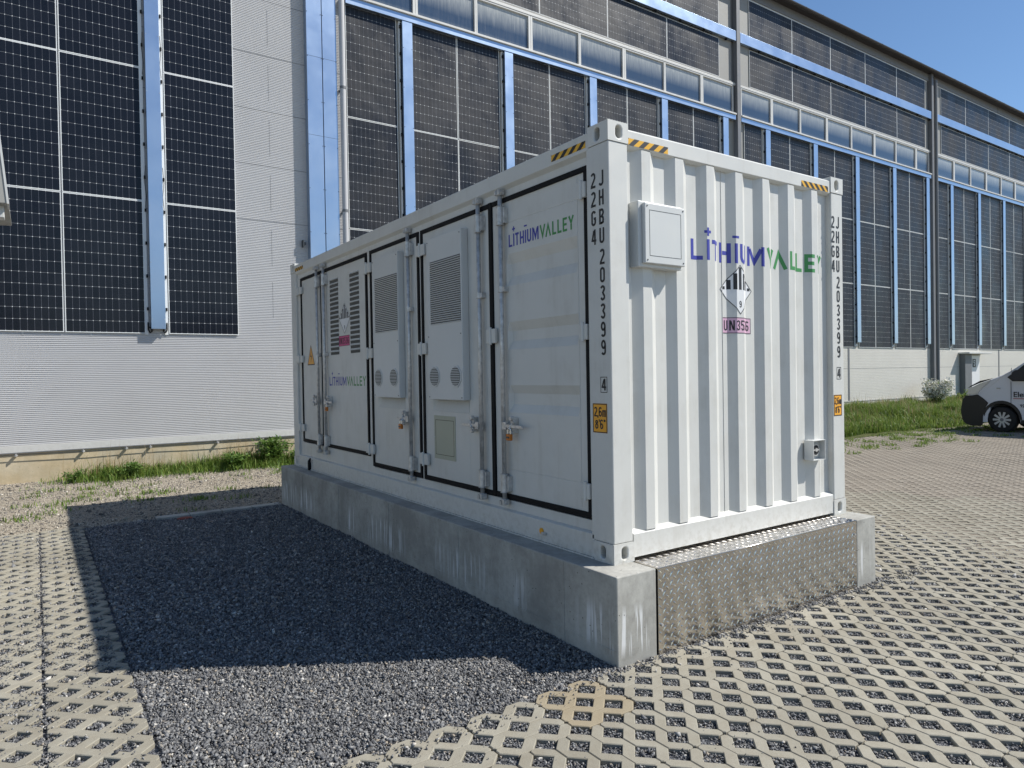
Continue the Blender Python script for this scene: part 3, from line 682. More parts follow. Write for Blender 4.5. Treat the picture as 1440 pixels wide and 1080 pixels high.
# door 4: pressed horizontal grooves
y0, y1, z0, z1 = DO[4]
zb = [(z0, 0), (.442, 0), (.446, .003), (.450, 0)]
for lo, hi, s in ((.855, 1.048, .058), (1.300, 1.496, .062), (1.751, 1.977, .067)): zb += [(lo, 0), (lo+s, .029), (hi-s, .029), (hi, 0)]
zb += [(2.196, 0), (2.2, .003), (2.204, 0), (z1, 0)]
yb = [(y0, 0), (.318, 0), (.338, 1), (1.085, 1), (1.108, 0), (y1, 0)]
mb = MB(); mb.add([(XF+d*k, y, z) for z, d in zb for y, k in yb], [(j*6+i, j*6+i+1, (j+1)*6+i+1, (j+1)*6+i) for j in range(len(zb)-1) for i in range(5)])
doors[4] = mb.build('door', WHITE, ct, bevel=.002); doors[4]['label'] = 'nearest door with pressed horizontal grooves and a small logo'
gasket(5.005, 5.700, .368, 2.345, .032, doors[0], 0, .034); gasket(3.660, 4.995, .362, 2.345, .032, doors[1], .036, 0)
gasket(*DO[2], .034, doors[2], .034, .034); gasket(*DO[3], .034, doors[3], .0, .034); gasket(*DO[4], .034, doors[4], .040, .0)
MB().box(.017, .061, 1.2815, 1.3245, .232, 2.386).build('gasket', RUBBER, ct, bevel=.003)
MB().box(.021, .061, 4.9965, 5.0035, .335, 2.38).build('gasket', RUBBER, ct)
for y, i in ((1.392, 3), (2.552, 2), (.318, 4)): MB().box(.0275, XF+.001, y-.002, y+.002, .29, 2.33).build('edge_fold', WHITE, doors[i])
# louvres of door 1
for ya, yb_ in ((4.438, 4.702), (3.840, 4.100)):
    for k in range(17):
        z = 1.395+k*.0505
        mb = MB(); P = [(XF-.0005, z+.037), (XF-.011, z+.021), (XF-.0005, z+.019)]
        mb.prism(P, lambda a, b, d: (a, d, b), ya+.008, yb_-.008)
        mb.cur = 1; mb.box(XF-.0012, XF-.0006, ya, yb_, z-.012, z+.0185)  # dark strip on the door face, shade under the hood put into colour
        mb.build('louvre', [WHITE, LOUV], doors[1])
# cooling units
def ac(par, y0, y1, zt, gy0, gy1, cy):
    xb, xf = XF-.001, -.034
    u = MB().box(xf, xb, y0, y1, .930, zt).build('cooling_unit', WHITE2, ct, bevel=.004, seg=2)
    # grille: flat dark field painting the shade behind proud slats
    MB().box(xf-.0015, xf-.0005, gy0, gy1, 1.545, 2.065).build('painted_grille_shade', LOUV, u)
    g = MB(); k = 30; z = 1.545; st = .52/k
    for i in range(k):
        zz = z+st*i; g.prism([(xf-.0018, zz), (xf-.0018, zz+st*.5), (xf-.006, zz+st*.25)], lambda a, b, d: (a, d, b), gy0, gy1)
    tag(g.build('grille_slats', WHITE2, u), kind='stuff')
    for c in cy:
        P = [(c+.092*cos(radians(22.5+45*q)), 1.118+.092*sin(radians(22.5+45*q))) for q in range(8)]
        mb = MB().prism(P, lambda a, b, d: (d, a, b), xf-.006, xf-.0004); mb.build('fan_vent', WHITE2, u, bevel=.002)
        disc = [(c+.075*cos(2*pi*q/24), 1.118+.075*sin(2*pi*q/24)) for q in range(24)]
        MB().prism(disc, lambda a, b, d: (d, a, b), xf-.0078, xf-.0062).build('painted_vent_shade', LOUV, u)  # flat dark disc, shade behind the vent bars put into colour
        s = MB()
        for q in range(-5, 6):
            zz = q*.0135; hw = math.sqrt(max(0, .075**2-zz**2)); s.box(xf-.012, xf-.008, c-hw, c+hw, 1.118+zz-.0025, 1.118+zz+.003)
        s.build('vent_bars', WHITE2, u)
    b = MB()
    for yy in (y0+.02, y1-.02):
        for zz in (.95, zt-.03, 1.45): b.tube((xf, yy, zz), (xf-.003, yy, zz), .005, 6)
    b.build('screw', DKSTEEL, u)
    return u
ac(doors[2], 2.780, 3.350, 2.262, 2.790, 3.292, (3.235, 2.893)); ac(doors[3], 1.640, 2.212, 2.262, 1.655, 2.150, (2.098, 1.750))
# small shelf-like scoop lips
u = MB().box(XF-.004, XF, 1.880, 2.238, .430, .792).build('service_cover', OLIVE, doors[3], bevel=.001)
q = MB()
for a in frameq(1.905, 2.213, .465, .757, .0035): q.box(XF-.0048, XF-.004, a[0][0], a[1][0], a[0][1], a[2][1])
q.build('cover_joint', BLACK, doors[3])
q = MB()
for (yy, zz) in ((1.893, .61), (2.226, .61), (2.06, .775), (2.06, .447)): q.tube((XF-.004, yy, zz), (XF-.007, yy, zz), .005, 6)
q.build('screw', GAL, doors[3])

# lock rods
def rod(par, y, zb_, zmid):
    x = -.004; r = .0165
    MB().tube((x, y, zb_-.14), (x, y, 2.435), r, 16).build('lock_rod', GAL, par, smooth=False).data.shade_smooth()
    for za in (zb_-.085, 2.19):
        c = MB().tube((x, y, za), (x, y, za+.125), r+.010, 16); c.tube((x, y, za-.004), (x, y, za), r+.014, 16); c.tube((x, y, za+.125), (x, y, za+.130), r+.013, 16)
        c.box(x+.004, XF-.001, y-.045, y-.018, za+.008, za+.117); c.box(x-.004, XF-.001, y-.052, y-.045, za+.008, za+.117); c.build('rod_bearing', GAL, par, bevel=.0015)
    for zc, s in ((2.418, 1), (zb_-.155, -1)):
        c = MB().tube((x, y, zc-.022), (x, y, zc+.022), .026, 10); c.box(x-.030, x+.02, y-.030, y-.010, zc-.018, zc+.02); c.box(x-.034, x-.01, y+.004, y+.026, zc-.02, zc+.012)
        c.tube((x-.01, y-.035, zc), (x-.01, y+.034, zc), .009, 8); c.build('rod_cam', GAL, par, bevel=.002)
    c = MB().tube((x, y, zmid-.022), (x, y, zmid+.022), r+.0055, 14); c.box(x-.006, XF-.001, y-.043, y-.019, zmid-.018, zmid+.018); c.box(x-.008, XF-.001, y+.019, y+.026, zmid-.018, zmid+.018)
    c.build('rod_guide', GAL, par, bevel=.0015)
rod(doors[0], 5.059, .42, 1.394); rod(doors[1], 4.821, .42, 1.394); rod(doors[2], 2.623, .37, 1.719); rod(doors[3], 1.431, .37, 1.719); rod(doors[4], 1.132, .37, 1.732)
def handle(par, yr, s, z):
    """s=+1: the lever points to +y"""
    x = -.012; mb = MB(); mb.box(x-.016, x+.010, yr+s*.014, yr+s*.060, z-.028, z+.028)
    mb.prism([(yr+s*.055, z-.012), (yr+s*.055, z+.014), (yr+s*.24, z+.010), (yr+s*.262, z+.002), (yr+s*.262, z-.012)], lambda a, b, d: (d, a, b), x-.014, x-.006)
    o = mb.build('handle', GAL, par, bevel=.002)
    c = MB().box(x, XF-.001, yr+s*.118-.020, yr+s*.118+.020, z-.050, z+.060); c.tube((x+.01, yr+s*.118, z+.055), (x-.018, yr+s*.118, z+.055), .017, 12); c.tube((x+.01, yr+s*.118, z-.045), (x-.016, yr+s*.118, z-.045), .015, 12)
    c.tube((x+.0, yr+s*.14, z+.03), (x-.02, yr+s*.105, z-.02), .008, 8); c.tube((x-.006, yr+s*.095, z-.03), (x-.006, yr+s*.145, z+.035), .007, 8)
    c.build('handle_catch', GAL, par, bevel=.002)
handle(doors[0], 5.059, 1, .855); handle(doors[1], 4.821, -1, .850); handle(doors[2], 2.623, 1, .745); handle(doors[3], 1.431, 1, .745); handle(doors[4], 1.132, -1, .762)
for (y, z, lab) in ((4.715, .800, 'orange padlock hanging on the louvred door, the farthest one'), (2.770, .702, 'orange padlock hanging on the middle door below the cooling unit'), (1.020, .715, 'orange padlock hanging on the nearest grooved door')):
    p = thing('padlock', (-.03, y, z-.05), lab, 'padlock', 'padlocks on the container doors')
    MB().box(-.045, -.020, y-.026, y+.026, z-.052, z-.006).build('padlock_body', BRASS, p, bevel=.005, seg=3)
    MB().box(-.0465, -.0455, y-.02, y+.02, z-.036, z-.024).build('padlock_band', DKSTEEL, p)
    a = [(-.0325, y+.016*cos(t), z+.022+.016*sin(t)) for t in [pi*i/8 for i in range(9)]]
    MB().path([(-.0325, y+.016, z-.008)]+a+[(-.0325, y-.016, z-.008)], .0045, 8).build('shackle', CHROME, p)
# hinges
def hinge(par, y0, y1, z, h=.095):
    mb = MB().box(-.002, XF-.012, y0, y1, z-h/2, z+h/2); mb.box(XF-.013, XF, y0+.01, y1-.01, z-h/2+.012, z+h/2-.012); mb.tube((-.004, (y0+y1)/2, z-h/2-.012), (-.004, (y0+y1)/2, z+h/2+.012), .011, 10)
    mb.build('hinge', WHITE, par, bevel=.003)
for z in (2.222, 1.366, .506): hinge(doors[0], 5.640, 5.865, z, .085)
for z in (2.213, 1.362, .405): hinge(doors[2], 3.475, 3.665, z)
for z in (2.208, 1.360, .408): hinge(doors[3], 2.315, 2.480, z)
hinge(doors[4], 1.225, 1.350, 1.408, .105)
for z in (2.236, 1.375, .404): hinge(doors[4], .212, .285, z)
# earth point, lifting lug, black bracket
eb = MB().tube((.004, .705, .080), (-.004, .705, .080), .020, 14); eb.build('earth_mark', SIGNY, ct)
MB().tube((.004, .672, .068), (-.020, .672, .068), .012, 8).box(-.016, .003, .650, .690, .060, .078).build('earth_bolt', GAL, ct, bevel=.002)
MB().box(-.028, .004, 5.400, 5.440, .002, .10).tube((-.02, 5.42, .1), (.01, 5.42, .14), .018, 10).build('cable_bracket', RUBBER, ct, bevel=.003)
MB().box(-.004, .003, 5.34, 5.385, .09, .13).build('bracket_plate', GAL, ct)

# ---- boxes on the end wall
bx = MB().box(.203, .575, -.030, .045, 1.752, 2.142).build('vent_box', WHITE2, ct, bevel=.004)
MB().box(.232, .575, -.058, -.031, 1.772, 2.128).build('box_lid', WHITE2, bx, bevel=.004)
q = MB()
for a in frameq(.268, .540, 1.815, 2.088, .0028): q.box(a[0][0], a[1][0], -.0588, -.058, a[0][1], a[2][1])
q.build('lid_joint', BLACK, bx)
q = MB()
for x_ in (.25, .558):
    for z_ in (1.79, 2.11): q.tube((x_, -.058, z_), (x_, -.061, z_), .0045, 6)
q.build('screw', DKSTEEL, bx)
sk_ = MB(); x0, x1, z0, z1 = 1.945, 2.098, .452, .600; t = .004; yb_, yf = .035, -.040
sk_.box(x0, x0+t, yf, yb_, z0, z1).box(x1-t, x1, yf, yb_, z0, z1).box(x0+t, x1-t, yf, yb_, z0, z0+t).box(x0+t, x1-t, yf, yb_, z1-t, z1).box(x0+t, x1-t, yb_-.004, yb_, z0+t, z1-t)
so_ = sk_.build('socket_housing', WHITE2, ct)
q = MB().tube((2.02, yb_-.004, .525), (2.02, -.012, .525), .046, 20); q.build('socket_ring', GAL, so_); MB().tube((2.02, -.012, .525), (2.02, -.014, .525), .036, 20).build('socket_face', DARK, so_)
MB().tube((2.02, -.014, .525), (2.02, -.020, .525), .014, 12).box(1.985, 2.055, -.0185, -.0145, .520, .530).build('socket_key', GAL, so_)

# ---- lettering
def esurf(x):
    for (a, da), (b, db) in zip(EP[:-1], EP[1:]):
        if a <= x <= b: return E0+da+(db-da)*(x-a)/max(b-a, 1e-9)
    return E0+.036
EBR = [p[0] for p in EP]
emap = lambda k: (lambda u, v: (u, esurf(u)-.0009*k, v))
smap = lambda x: (lambda u, v: (x, -u, v))      # side: u runs towards -y (to the right in view)
def logo(u0, u1, v0, h, mp, par, breaks=None, t=.165):
    word = [('L', .62, 0), ('I', .16, 0), ('T', .60, 0), ('H', .68, 0), ('I', .16, 0), ('U', .66, 0), ('M', .98, 0), ('V', .86, 1), ('A', .86, 1), ('L', .58, 1), ('L', .58, 1), ('E', .60, 1), ('Y', .78, 1)]
    gap = .17; tot = sum(x[1] for x in word)+gap*12-.25*2; s = (u1-u0)/tot; u = u0; A = [[], []]
    for k, (ch, w_, g) in enumerate(word):
        A[g] += letters([(ch, u, v0, w_*s, h, t)])
        if ch == 'I' and k == 1: c = u+w_*s/2; A[0] += [rect(c-.20*h, c+.20*h, v0+1.30*h, v0+1.43*h), rect(c-.065*h, c+.065*h, v0+1.16*h, v0+1.30*h), rect(c-.065*h, c+.065*h, v0+1.43*h, v0+1.57*h)]
        if ch == 'I' and k == 4: c = u+w_*s/2; A[0] += [rect(c-.20*h, c+.20*h, v0+1.26*h, v0+1.38*h)]
        u += (w_+gap-(.2 if ch in 'V' else 0))*s
    sheet(A[0], mp, 'blue_lettering', BLUEP, par, breaks); sheet(A[1], mp, 'green_lettering', GREENP, par, breaks)
logo(.745, 2.165, 1.848, .134, emap(1), ct, EBR, .195)
logo(-1.076, -.374, 2.024, .088, smap(XF-.001), doors[4])
logo(-4.765, -3.735, 1.036, .100, smap(XF-.001), doors[1])
def code(cx, cx2, mp, mpb, ztop, zbox):
    w_, h_ = .042, .091; it = []
    z = ztop
    for ch in 'JHBU': it.append((ch, cx-w_/2, z-h_, w_, h_, .15)); z -= .1118
    z = ztop-.459
    for ch in '203399': it.append((ch, cx-w_/2, z-h_, w_, h_, .15)); z -= .1068
    it.append(('4', cx-w_/2, zbox-.034, w_*.9, .07, .17)); z = ztop
    for ch in '22G4': it.append((ch, cx2-w_/2, z-h_, w_, h_, .15)); z -= .1118
    for nm, sub in (('owner_code', it[:4]), ('serial_number', it[4:10]), ('type_code', it[11:])):
        for L1 in sub: sheet(letters([L1]), mp, nm, BLACK, ct)
    sheet(letters([it[10]])+frameq(cx-.031, cx+.027, zbox-.047, zbox+.047, .004), mp, 'check_digit', BLACK, ct)
code(-.068, -.138, smap(.0025), None, 2.312, 1.054); code(2.366, 2.303, lambda u, v: (u, .0025, v), None, 2.296, 1.092)
def sign26(u0, u1, v0, v1, mp0, mp1):
    sheet([rect(u0, u1, v0, v1)], mp0, 'height_sign', SIGNY, ct)
    w_ = u1-u0; hh = (v1-v0)*.33; a = w_*.22
    it = [('2', u0+w_*.10, v0+(v1-v0)*.55, a, hh, .15), (',', u0+w_*.33, v0+(v1-v0)*.55, a*.4, hh, .15), ('6', u0+w_*.42, v0+(v1-v0)*.55, a, hh, .15), ('m', u0+w_*.67, v0+(v1-v0)*.55, w_*.25, hh, .14),
          ('8', u0+w_*.16, v0+(v1-v0)*.13, a, hh, .15), ("'", u0+w_*.40, v0+(v1-v0)*.13, a*.5, hh, .15), ('6', u0+w_*.50, v0+(v1-v0)*.13, a, hh, .15), ('"', u0+w_*.74, v0+(v1-v0)*.13, a*.7, hh, .13)]
    sheet(letters(it)+frameq(u0+.001, u1-.001, v0+.001, v1-.001, .0055), mp1, 'height_lettering', BLACK, ct)
sign26(-.172, -.045, .768, .943, smap(.0030), smap(.0020)); sign26(2.291, 2.398, .764, .926, lambda u, v: (u, .0030, v), lambda u, v: (u, .0020, v))
def hazard(u0, u1, v0, v1, mp0, mp1, k, sl):
    sheet([rect(u0, u1, v0, v1)], mp0, 'hazard_tape', YELLOW, ct); p = (u1-u0)/k; Q = []
    for i in range(-3, k+3):
        c = clip_par(u0, u1, v0, v1, u0+p*i, u0+p*(i+.5), sl)
        if c: Q.append(c)
    sheet(Q, mp1, 'hazard_stripes', BLACK, ct)
hazard(.167, .503, 2.470, 2.512, lambda u, v: (u, .0050, v), lambda u, v: (u, .0042, v), 4, .05)
hazard(1.905, 2.246, 2.470, 2.512, lambda u, v: (u, .0050, v), lambda u, v: (u, .0042, v), 5, -.045)
hazard(-.536, -.200, 2.480, 2.522, smap(.0010), smap(.0002), 4, .05)
hazard(-5.87, -5.55, 2.480, 2.522, smap(.0010), smap(.0002), 4, .05)
def diamond(c, v, r, mp, par, br=None):
    D = lambda r_: [(c-r_, v), (c, v-r_), (c+r_, v), (c, v+r_)]
    sheet([D(r)], mp(1), 'danger_label', LABW, par, br)
    def ring(ro, ri):
        A, B = D(ro), D(ri); return [[A[i], A[(i+1) % 4], B[(i+1) % 4], B[i]] for i in range(4)]
    Q = ring(r, r-.007); n_ = 4
    for i in range(-3, 4):
        w2 = r*.082; cc = c+i*r*.262; y1_ = v+(r*.985-abs(cc-c)-w2)
        if y1_ > v+.012: Q.append([(cc-w2, v), (cc+w2, v), (cc+w2, y1_), (cc-w2, y1_)])
    Q += letters([('9', c-.012, v-r*.72, .024, .045, .16)])
    sheet(Q, mp(2), 'danger_print', BLACK, par, br)
diamond(1.192, 1.672, .168, emap, ct, EBR); diamond(-4.262, 1.767, .165, lambda k: smap(XF-.001*k-.0004), doors[1])
def un(u0, u1, v0, v1, mp, m_, par, br=None):
    sheet([rect(u0, u1, v0, v1)], mp(1), 'un_label', m_, par, br); w_ = (u1-u0-.03)/6.1; h_ = (v1-v0)*.64; vb = v0+(v1-v0)*.18; it = []; u = u0+.016
    for ch in 'UN3536': it.append((ch, u, vb, w_*.78, h_, .14)); u += w_*1.02
    sheet(letters(it)+frameq(u0+.001, u1-.001, v0+.001, v1-.001, .004), mp(2), 'un_print', BLACK, par, br)
un(1.045, 1.345, 1.376, 1.484, emap, PINK2, ct, EBR); un(-4.443, -4.125, 1.469, 1.583, lambda k: smap(XF-.001*k), PINK, doors[1])
tri = lambda k: [(-5.396-.132*k, 1.284+.086*(1-k)), (-5.396+.132*k, 1.284+.086*(1-k)), (-5.396, 1.284+.086*(1-k)+.250*k)]
A, B = tri(1.), tri(.86)
sheet([A], smap(XF-.001), 'warning_triangle', SIGNY, doors[0])
sheet([[A[i], A[(i+1) % 3], B[(i+1) % 3], B[i]] for i in range(3)]+[[(-5.39, 1.47), (-5.425, 1.385), (-5.40, 1.385)], [(-5.372, 1.40), (-5.40, 1.40), (-5.402, 1.31)]], smap(XF-.002), 'warning_print', BLACK, doors[0])

# ================================================================ HALL
YW = 10.0
hall = thing('factory_hall', (0, YW, GZ), 'long pale factory hall clad in solar panels behind the container', 'building')
HT = 12.15
# left ribbed wall: real ribs
RP = .0300; mb = MB(); vs = []; z = .17; prof = []
while z < HT-.05:
    prof += [(z, 0), (z+.010, 0), (z+.012, .010), (z+.026, .010)]; z += RP
JZ = [4.0, 5.0, 6.0, 7.0, 8.0, 9.0, 10.0, 11.0]
vs = []
XL, XR = -16., 2.26
for zz, d in prof: vs += [(XL, YW-d, zz), (XR, YW-d, zz)]
mb.add(vs, [(2*i, 2*i+1, 2*i+3, 2*i+2) for i in range(len(prof)-1)]); mb.build('ribbed_cladding', CLAD, hall)
MB().box(XL, XR, YW+.002, YW+.3, GZ-.3, HT).build('wall_core', FASCIA, hall)
f = MB()
for zz in JZ: f.box(XL, XR, YW-.0115, YW-.004, zz-.0035, zz+.0035)
f.build('cladding_joint', GREYW, hall)
f = MB()
for zz in (2.6, 3.55, 4.55, 5.55, 6.55, 7.55): f.box(.867, .870, YW-.0115, YW-.0055, zz-.36, zz+.3)
f.build('cladding_seam', GREYW, hall)
MB().box(XL, XR, YW-.032, YW-.0065, .070, .175).build('drip_flashing', FRAMEW, hall, bevel=.003)
MB().box(XL, XR, YW-.045, YW-.0065, .058, .0695).build('flashing_lip', GREYW, hall)
MB().box(XL, XR, YW-.02, YW+.001, GZ-.3, .057).build('base_wall', CONC2, hall)
# earthing conductor with clips
cb = thing('earthing_cable', (0, YW-.06, .0), 'thin steel conductor clipped along the foot of the ribbed wall', 'cable')
cc = [(-9+.5*i, YW-.075, .035+.010*sin(i*1.7)) for i in range(22)]
MB().path(cc, .0055, 6).build('conductor', DKSTEEL, cb)
for x_ in (-8.2, -5.5, -4.3, -3.02, -2.15, -1.55, -1.2, -.15, .62, 1.4):
    MB().box(x_-.022, x_+.022, YW-.085, YW-.0205, .020, .042).box(x_-.008, x_+.008, YW-.095, YW-.0205, .012, .055).build('clip', GAL, cb, bevel=.002)
# solar panels
def panel_mesh(wd, ht, m_, border, waves=False, nm='solar_panel'):
    """origin bottom left; cells in the xz plane, front facing -y"""
    mb = MB(); t = .022; b = border
    if waves:
        nx, nz = 10, 12; vs = []
        for j in range(nz+1):
            for i in range(nx+1): vs.append((wd*i/nx, -t, ht*j/nz))
        mb.add(vs, [(j*(nx+1)+i, j*(nx+1)+i+1, (j+1)*(nx+1)+i+1, (j+1)*(nx+1)+i) for j in range(nz) for i in range(nx)])
    else: mb.add([(0, -t, 0), (wd, -t, 0), (wd, -t, ht), (0, -t, ht)], [(0, 1, 2, 3)])
    mb.cur = 1
    for a in ((-b, wd+b, -b, 0), (-b, wd+b, ht, ht+b), (-b, 0, 0, ht), (wd, wd+b, 0, ht)): mb.box(a[0], a[1], -t-.001, -.008, a[2], a[3])
    mb.box(0, wd, -t+.002, -.008, 0, ht)
    o = mb.build(nm, [m_, SOL_FR]); me = o.data; bpy.data.objects.remove(o); return me
PA = panel_mesh(1.098, 2.168, SOL_A, .012)
PB = panel_mesh(1.055, 2.135, SOL_B, .010)
PBs = panel_mesh(.80, 2.135, SOL_B, .010)
PC = panel_mesh(2.085, 1.062, SOL_B, .010)
def put(me, x, z, name='solar_panel', y=YW-.004, rz=0):
    o = bpy.data.objects.new(name, me); COL.objects.link(o); o.parent = hall; o.location = (x, y-YW, z-GZ); o.rotation_euler = (random.gauss(0, .0016), 0, random.gauss(0, .0016)); return o
for x in (-5.92, -4.78, -3.475, -2.335, -.858):
    for r in range(4):
        put(PA, x, 1.928+2.199*r, y=YW-.010)
# cable cover on the left wall, with rails and cables
cv = MB().box(-1.150, -.935, YW-.13, YW-.030, 1.99, HT-.1).build('cable_cover', DUCT, hall, bevel=.003)
f = MB()
for z in np.arange(2.15, 11.5, .94):
    for x in (-1.135, -.950): f.tube((x, YW-.13, z), (x, YW-.134, z), .007, 6)
f.build('rivet', GAL, cv)
for xx in (-1.205, -.905): MB().box(xx-.028, xx+.022, YW-.030, YW-.0065, 1.90, HT-.2).build('mounting_rail', SOL_FR, hall)
f = MB()
for xx, s in ((-1.187, 1), (-.905, -1)):
    P = [(xx, YW-.045, 2.10), (xx+s*.0, YW-.05, 1.98), (xx+s*.025, YW-.05, 1.93), (xx+s*.055, YW-.05, 1.95), (xx+s*.05, YW-.05, 2.0), (xx+s*.015, YW-.05, 2.02)]
    f.path(P, .011, 6)
    for z in np.arange(2.3, 11.3, .545): f.box(xx-.012, xx+.012, YW-.06, YW-.031, z, z+.05)
    for z0_ in (4.1, 6.3, 8.5):
        f.path([(xx, YW-.04, z0_-.1), (xx+s*.02, YW-.045, z0_+.1), (xx-s*.005, YW-.045, z0_+.35), (xx+s*.012, YW-.04, z0_+.6)], .004, 5)
f.build('panel_cable', RUBBER, hall)
f = MB()
for x_ in (-5.4, -4.2, -2.9, -2.0, -.3):  f.box(x_-.012, x_+.012, YW-.012, YW-.0065, 1.86, 1.915)
f.build('panel_hook', GAL, hall)
# corner covers and downpipe between the two wall types
for (x0, x1) in ((1.540, 1.828), (1.842, 2.115)):
    c_ = MB().box(x0, x1, YW-.155, YW-.0065, .9, HT-.1).build('corner_cover', DUCT, hall, bevel=.003); f = MB()
    for z in np.arange(1.4, 11.5, .82):
        for x in (x0+.012, x1-.012): f.tube((x, YW-.155, z), (x, YW-.160, z), .008, 6)
    for z in (3.2, 5.68, 7.15): f.box(x0, x1, YW-.1565, YW-.155, z, z+.004)
    f.build('rivet', DKSTEEL, c_)
MB().tube((2.225, YW-.17, GZ), (2.225, YW-.17, HT), .056, 18, caps=False).build('downpipe', PIPE, hall, smooth=True)
f = MB()
for z in (1.2, 4.3, 6.65, 9.2, 11.3): MB().tube((2.225, YW-.17, z), (2.225, YW-.17, z+.05), .062, 18).box(2.21, 2.24, YW-.14, YW, z, z+.04).build('pipe_clip', GREYW, hall)
MB().box(1.44, 1.475, YW-.09, YW-.0065, 3.62, 3.67).box(1.42, 1.44, YW-.10, YW-.0065, 3.58, 3.71).build('wall_bracket', DKSTEEL, hall)

# --- main facade bays
XE = 74.
MB().box(2.27, XE, YW+.002, YW+.3, GZ-.3, HT+.2).build('wall_core', FASCIA, hall)
BAYS = [(2.33, 14.08), (14.28, 25.68), (26.12, 37.5), (37.9, 49.3), (49.7, 61.2), (61.6, 73.)]
SC = [[3.64, 6.14, 8.63, 11.12, 13.60], [15.55, 18.02, 20.48, 22.94, 25.40], [27.36, 29.80, 32.22, 34.66, 37.1]]
for k in range(3, 6): SC.append([x+11.8 for x in SC[-1]])
def slat_wall(x0, x1, z0, z1, name):
    mb = MB(); vs = []; P = []; z = z0; k = 0
    while z < z1-.05: P += [(z, .004), (z+.045, .004), (z+.048, .0), (z+.052, 0)]; z += .055
    P.append((z1, .004)); 
    for zz, d in P: vs += [(x0, YW-d, zz), (x1, YW-d, zz)]
    return mb.add(vs, [(2*i, 2*i+1, 2*i+3, 2*i+2) for i in range(len(P)-1)]).build(name, LOWWALL, hall)
for b, (X0, X1) in enumerate(BAYS):
    # lower wall
    MB().box(X0-.25, X1+.4, YW-.02, YW+.001, GZ-.3, .0).build('base_wall', CONC3, hall)
    slat_wall(X0-.05, X1+.1, .055, 1.92, 'sandwich_panel')
    MB().box(X0-.05, X1+.1, YW-.030, YW-.0045, .018, .052).build('drip_flashing', FRAMEW, hall)
    MB().box(X0-.05, X1+.1, YW-.024, YW-.0045, .000, .0175).build('flashing_lip', GREYW, hall)
    MB().box(X0, X1, YW-.0055, YW-.0045, 1.140, 1.147).build('panel_joint', GREYW, hall)
    MB().box(X0+5.65, X0+5.75, YW-.012, YW-.0045, .06, 1.86).build('joint_cover', GREYW, hall)
    # panel columns
    cs = SC[b]; edges = []
    w0 = cs[0]-.115-(X0+.03)
    cols = []
    cols.append((cs[0]-.22-(1.055 if b == 0 else .80), PB if b == 0 else PBs))
    for a, c in zip(cs[:-1], cs[1:]):
        xa = a+.130; cols.append((xa, PB)); cols.append((xa+1.055+.036, PB))
    for x, me in cols:
        for r in range(3): put(me, x, 1.880+2.168*r, y=YW-.006)
    MB().box(X0, X1, YW-.0045, YW-.0005, 1.86, 8.40).build('backing_board', BEIGE, hall)
    for c in cs:
        s_ = MB().box(c-.112, c+.112, YW-.115, YW-.030, 2.035, 8.345).build('cover_strip', DUCT, hall, bevel=.003)
        MB().box(c-.165, c-.122, YW-.05, YW-.006, 1.90, 8.34).build('mounting_rail', SOL_FR, hall)
        f = MB(); 
        for z in np.arange(2.2, 8.2, .545): f.box(c-.155, c-.13, YW-.085, YW-.051, z, z+.06)
        f.path([(c-.135, YW-.06, 1.95), (c-.14, YW-.07, 3.2), (c-.13, YW-.07, 4.1), (c-.14, YW-.07, 6.2), (c-.135, YW-.07, 8.3)], .009, 5); f.build('panel_cable', RUBBER, hall)
        MB().box(c-.10, c+.02, YW-.030, YW-.006, 1.925, 1.99).build('rail_end', SOL_FR, hall)
        if b < 2:
            f = MB()
            for z in np.arange(2.2, 8.3, .8):
                for x in (c-.095, c+.095): f.tube((x, YW-.115, z), (x, YW-.118, z), .008, 6)
            f.build('rivet', DKSTEEL, s_)
    MB().box(X0, X1-.05, YW-.125, YW-.03, 8.350, 8.482).build('cover_strip', DUCT, hall, bevel=.003)
    MB().box(X0, X1-.05, YW-.16, YW-.0, 8.486, 8.530).build('window_sill', FRAMEW, hall, bevel=.004)
    # windows
    MB().box(X0, X1, YW-.002, YW+.0015, 8.53, 9.4).build('window_backing', DARK, hall)
    x = X0+.06; k = 0
    while x < X1-.35:
        xe = min(x+1.462, X1-.08); fr = MB(); t = .055 if k % 2 else .035; t2 = .035 if k % 2 else .055
        fr.box(x, x+t, YW-.07, YW-.003, 8.532, 9.36).box(xe-t2, xe, YW-.07, YW-.003, 8.532, 9.36).box(x+t, xe-t2, YW-.07, YW-.003, 8.532, 8.565).box(x+t, xe-t2, YW-.07, YW-.003, 9.325, 9.36)
        fo = fr.build('window', FRAMEW, hall, bevel=.004 if b < 2 else 0)
        MB().box(x+t, xe-t2, YW-.030, YW-.022, 8.565, 9.325).build('pane', GLASS, fo)
        x = xe+.004; k += 1
    MB().box(X0, X1, YW-.08, YW-.0, 9.362, 9.420).build('window_head', FRAMEW, hall, bevel=.004)
    MB().box(X0, X1, YW-.06, YW-.0, 9.422, 9.465).build('head_trim', BEIGE, hall)
    # upper board, two rows of wide panels with the horizontal cover between
    MB().box(X0+.02, X1-.1, YW-.020, YW-.0005, 9.467, 12.06).build('backing_board', BEIGE, hall)
    MB().box(X0+.02, X1-.1, YW-.027, YW-.0205, 12.035, 12.075).build('board_trim', FRAMEW, hall)
    x = X0+.52
    for k in range(5):
        put(PC, x+2.118*k, 9.490, y=YW-.022); put(PC, x+2.118*k, 10.955, y=YW-.022)
    MB().box(X0-.02, X1, YW-.135, YW-.045, 10.615, 10.900).build('cover_strip', DUCT, hall, bevel=.003)
    f = MB()
    for k in range(12): f.box(X0+.9+.95*k, X0+.96+.95*k, YW-.09, YW-.0455, 10.575, 10.61)
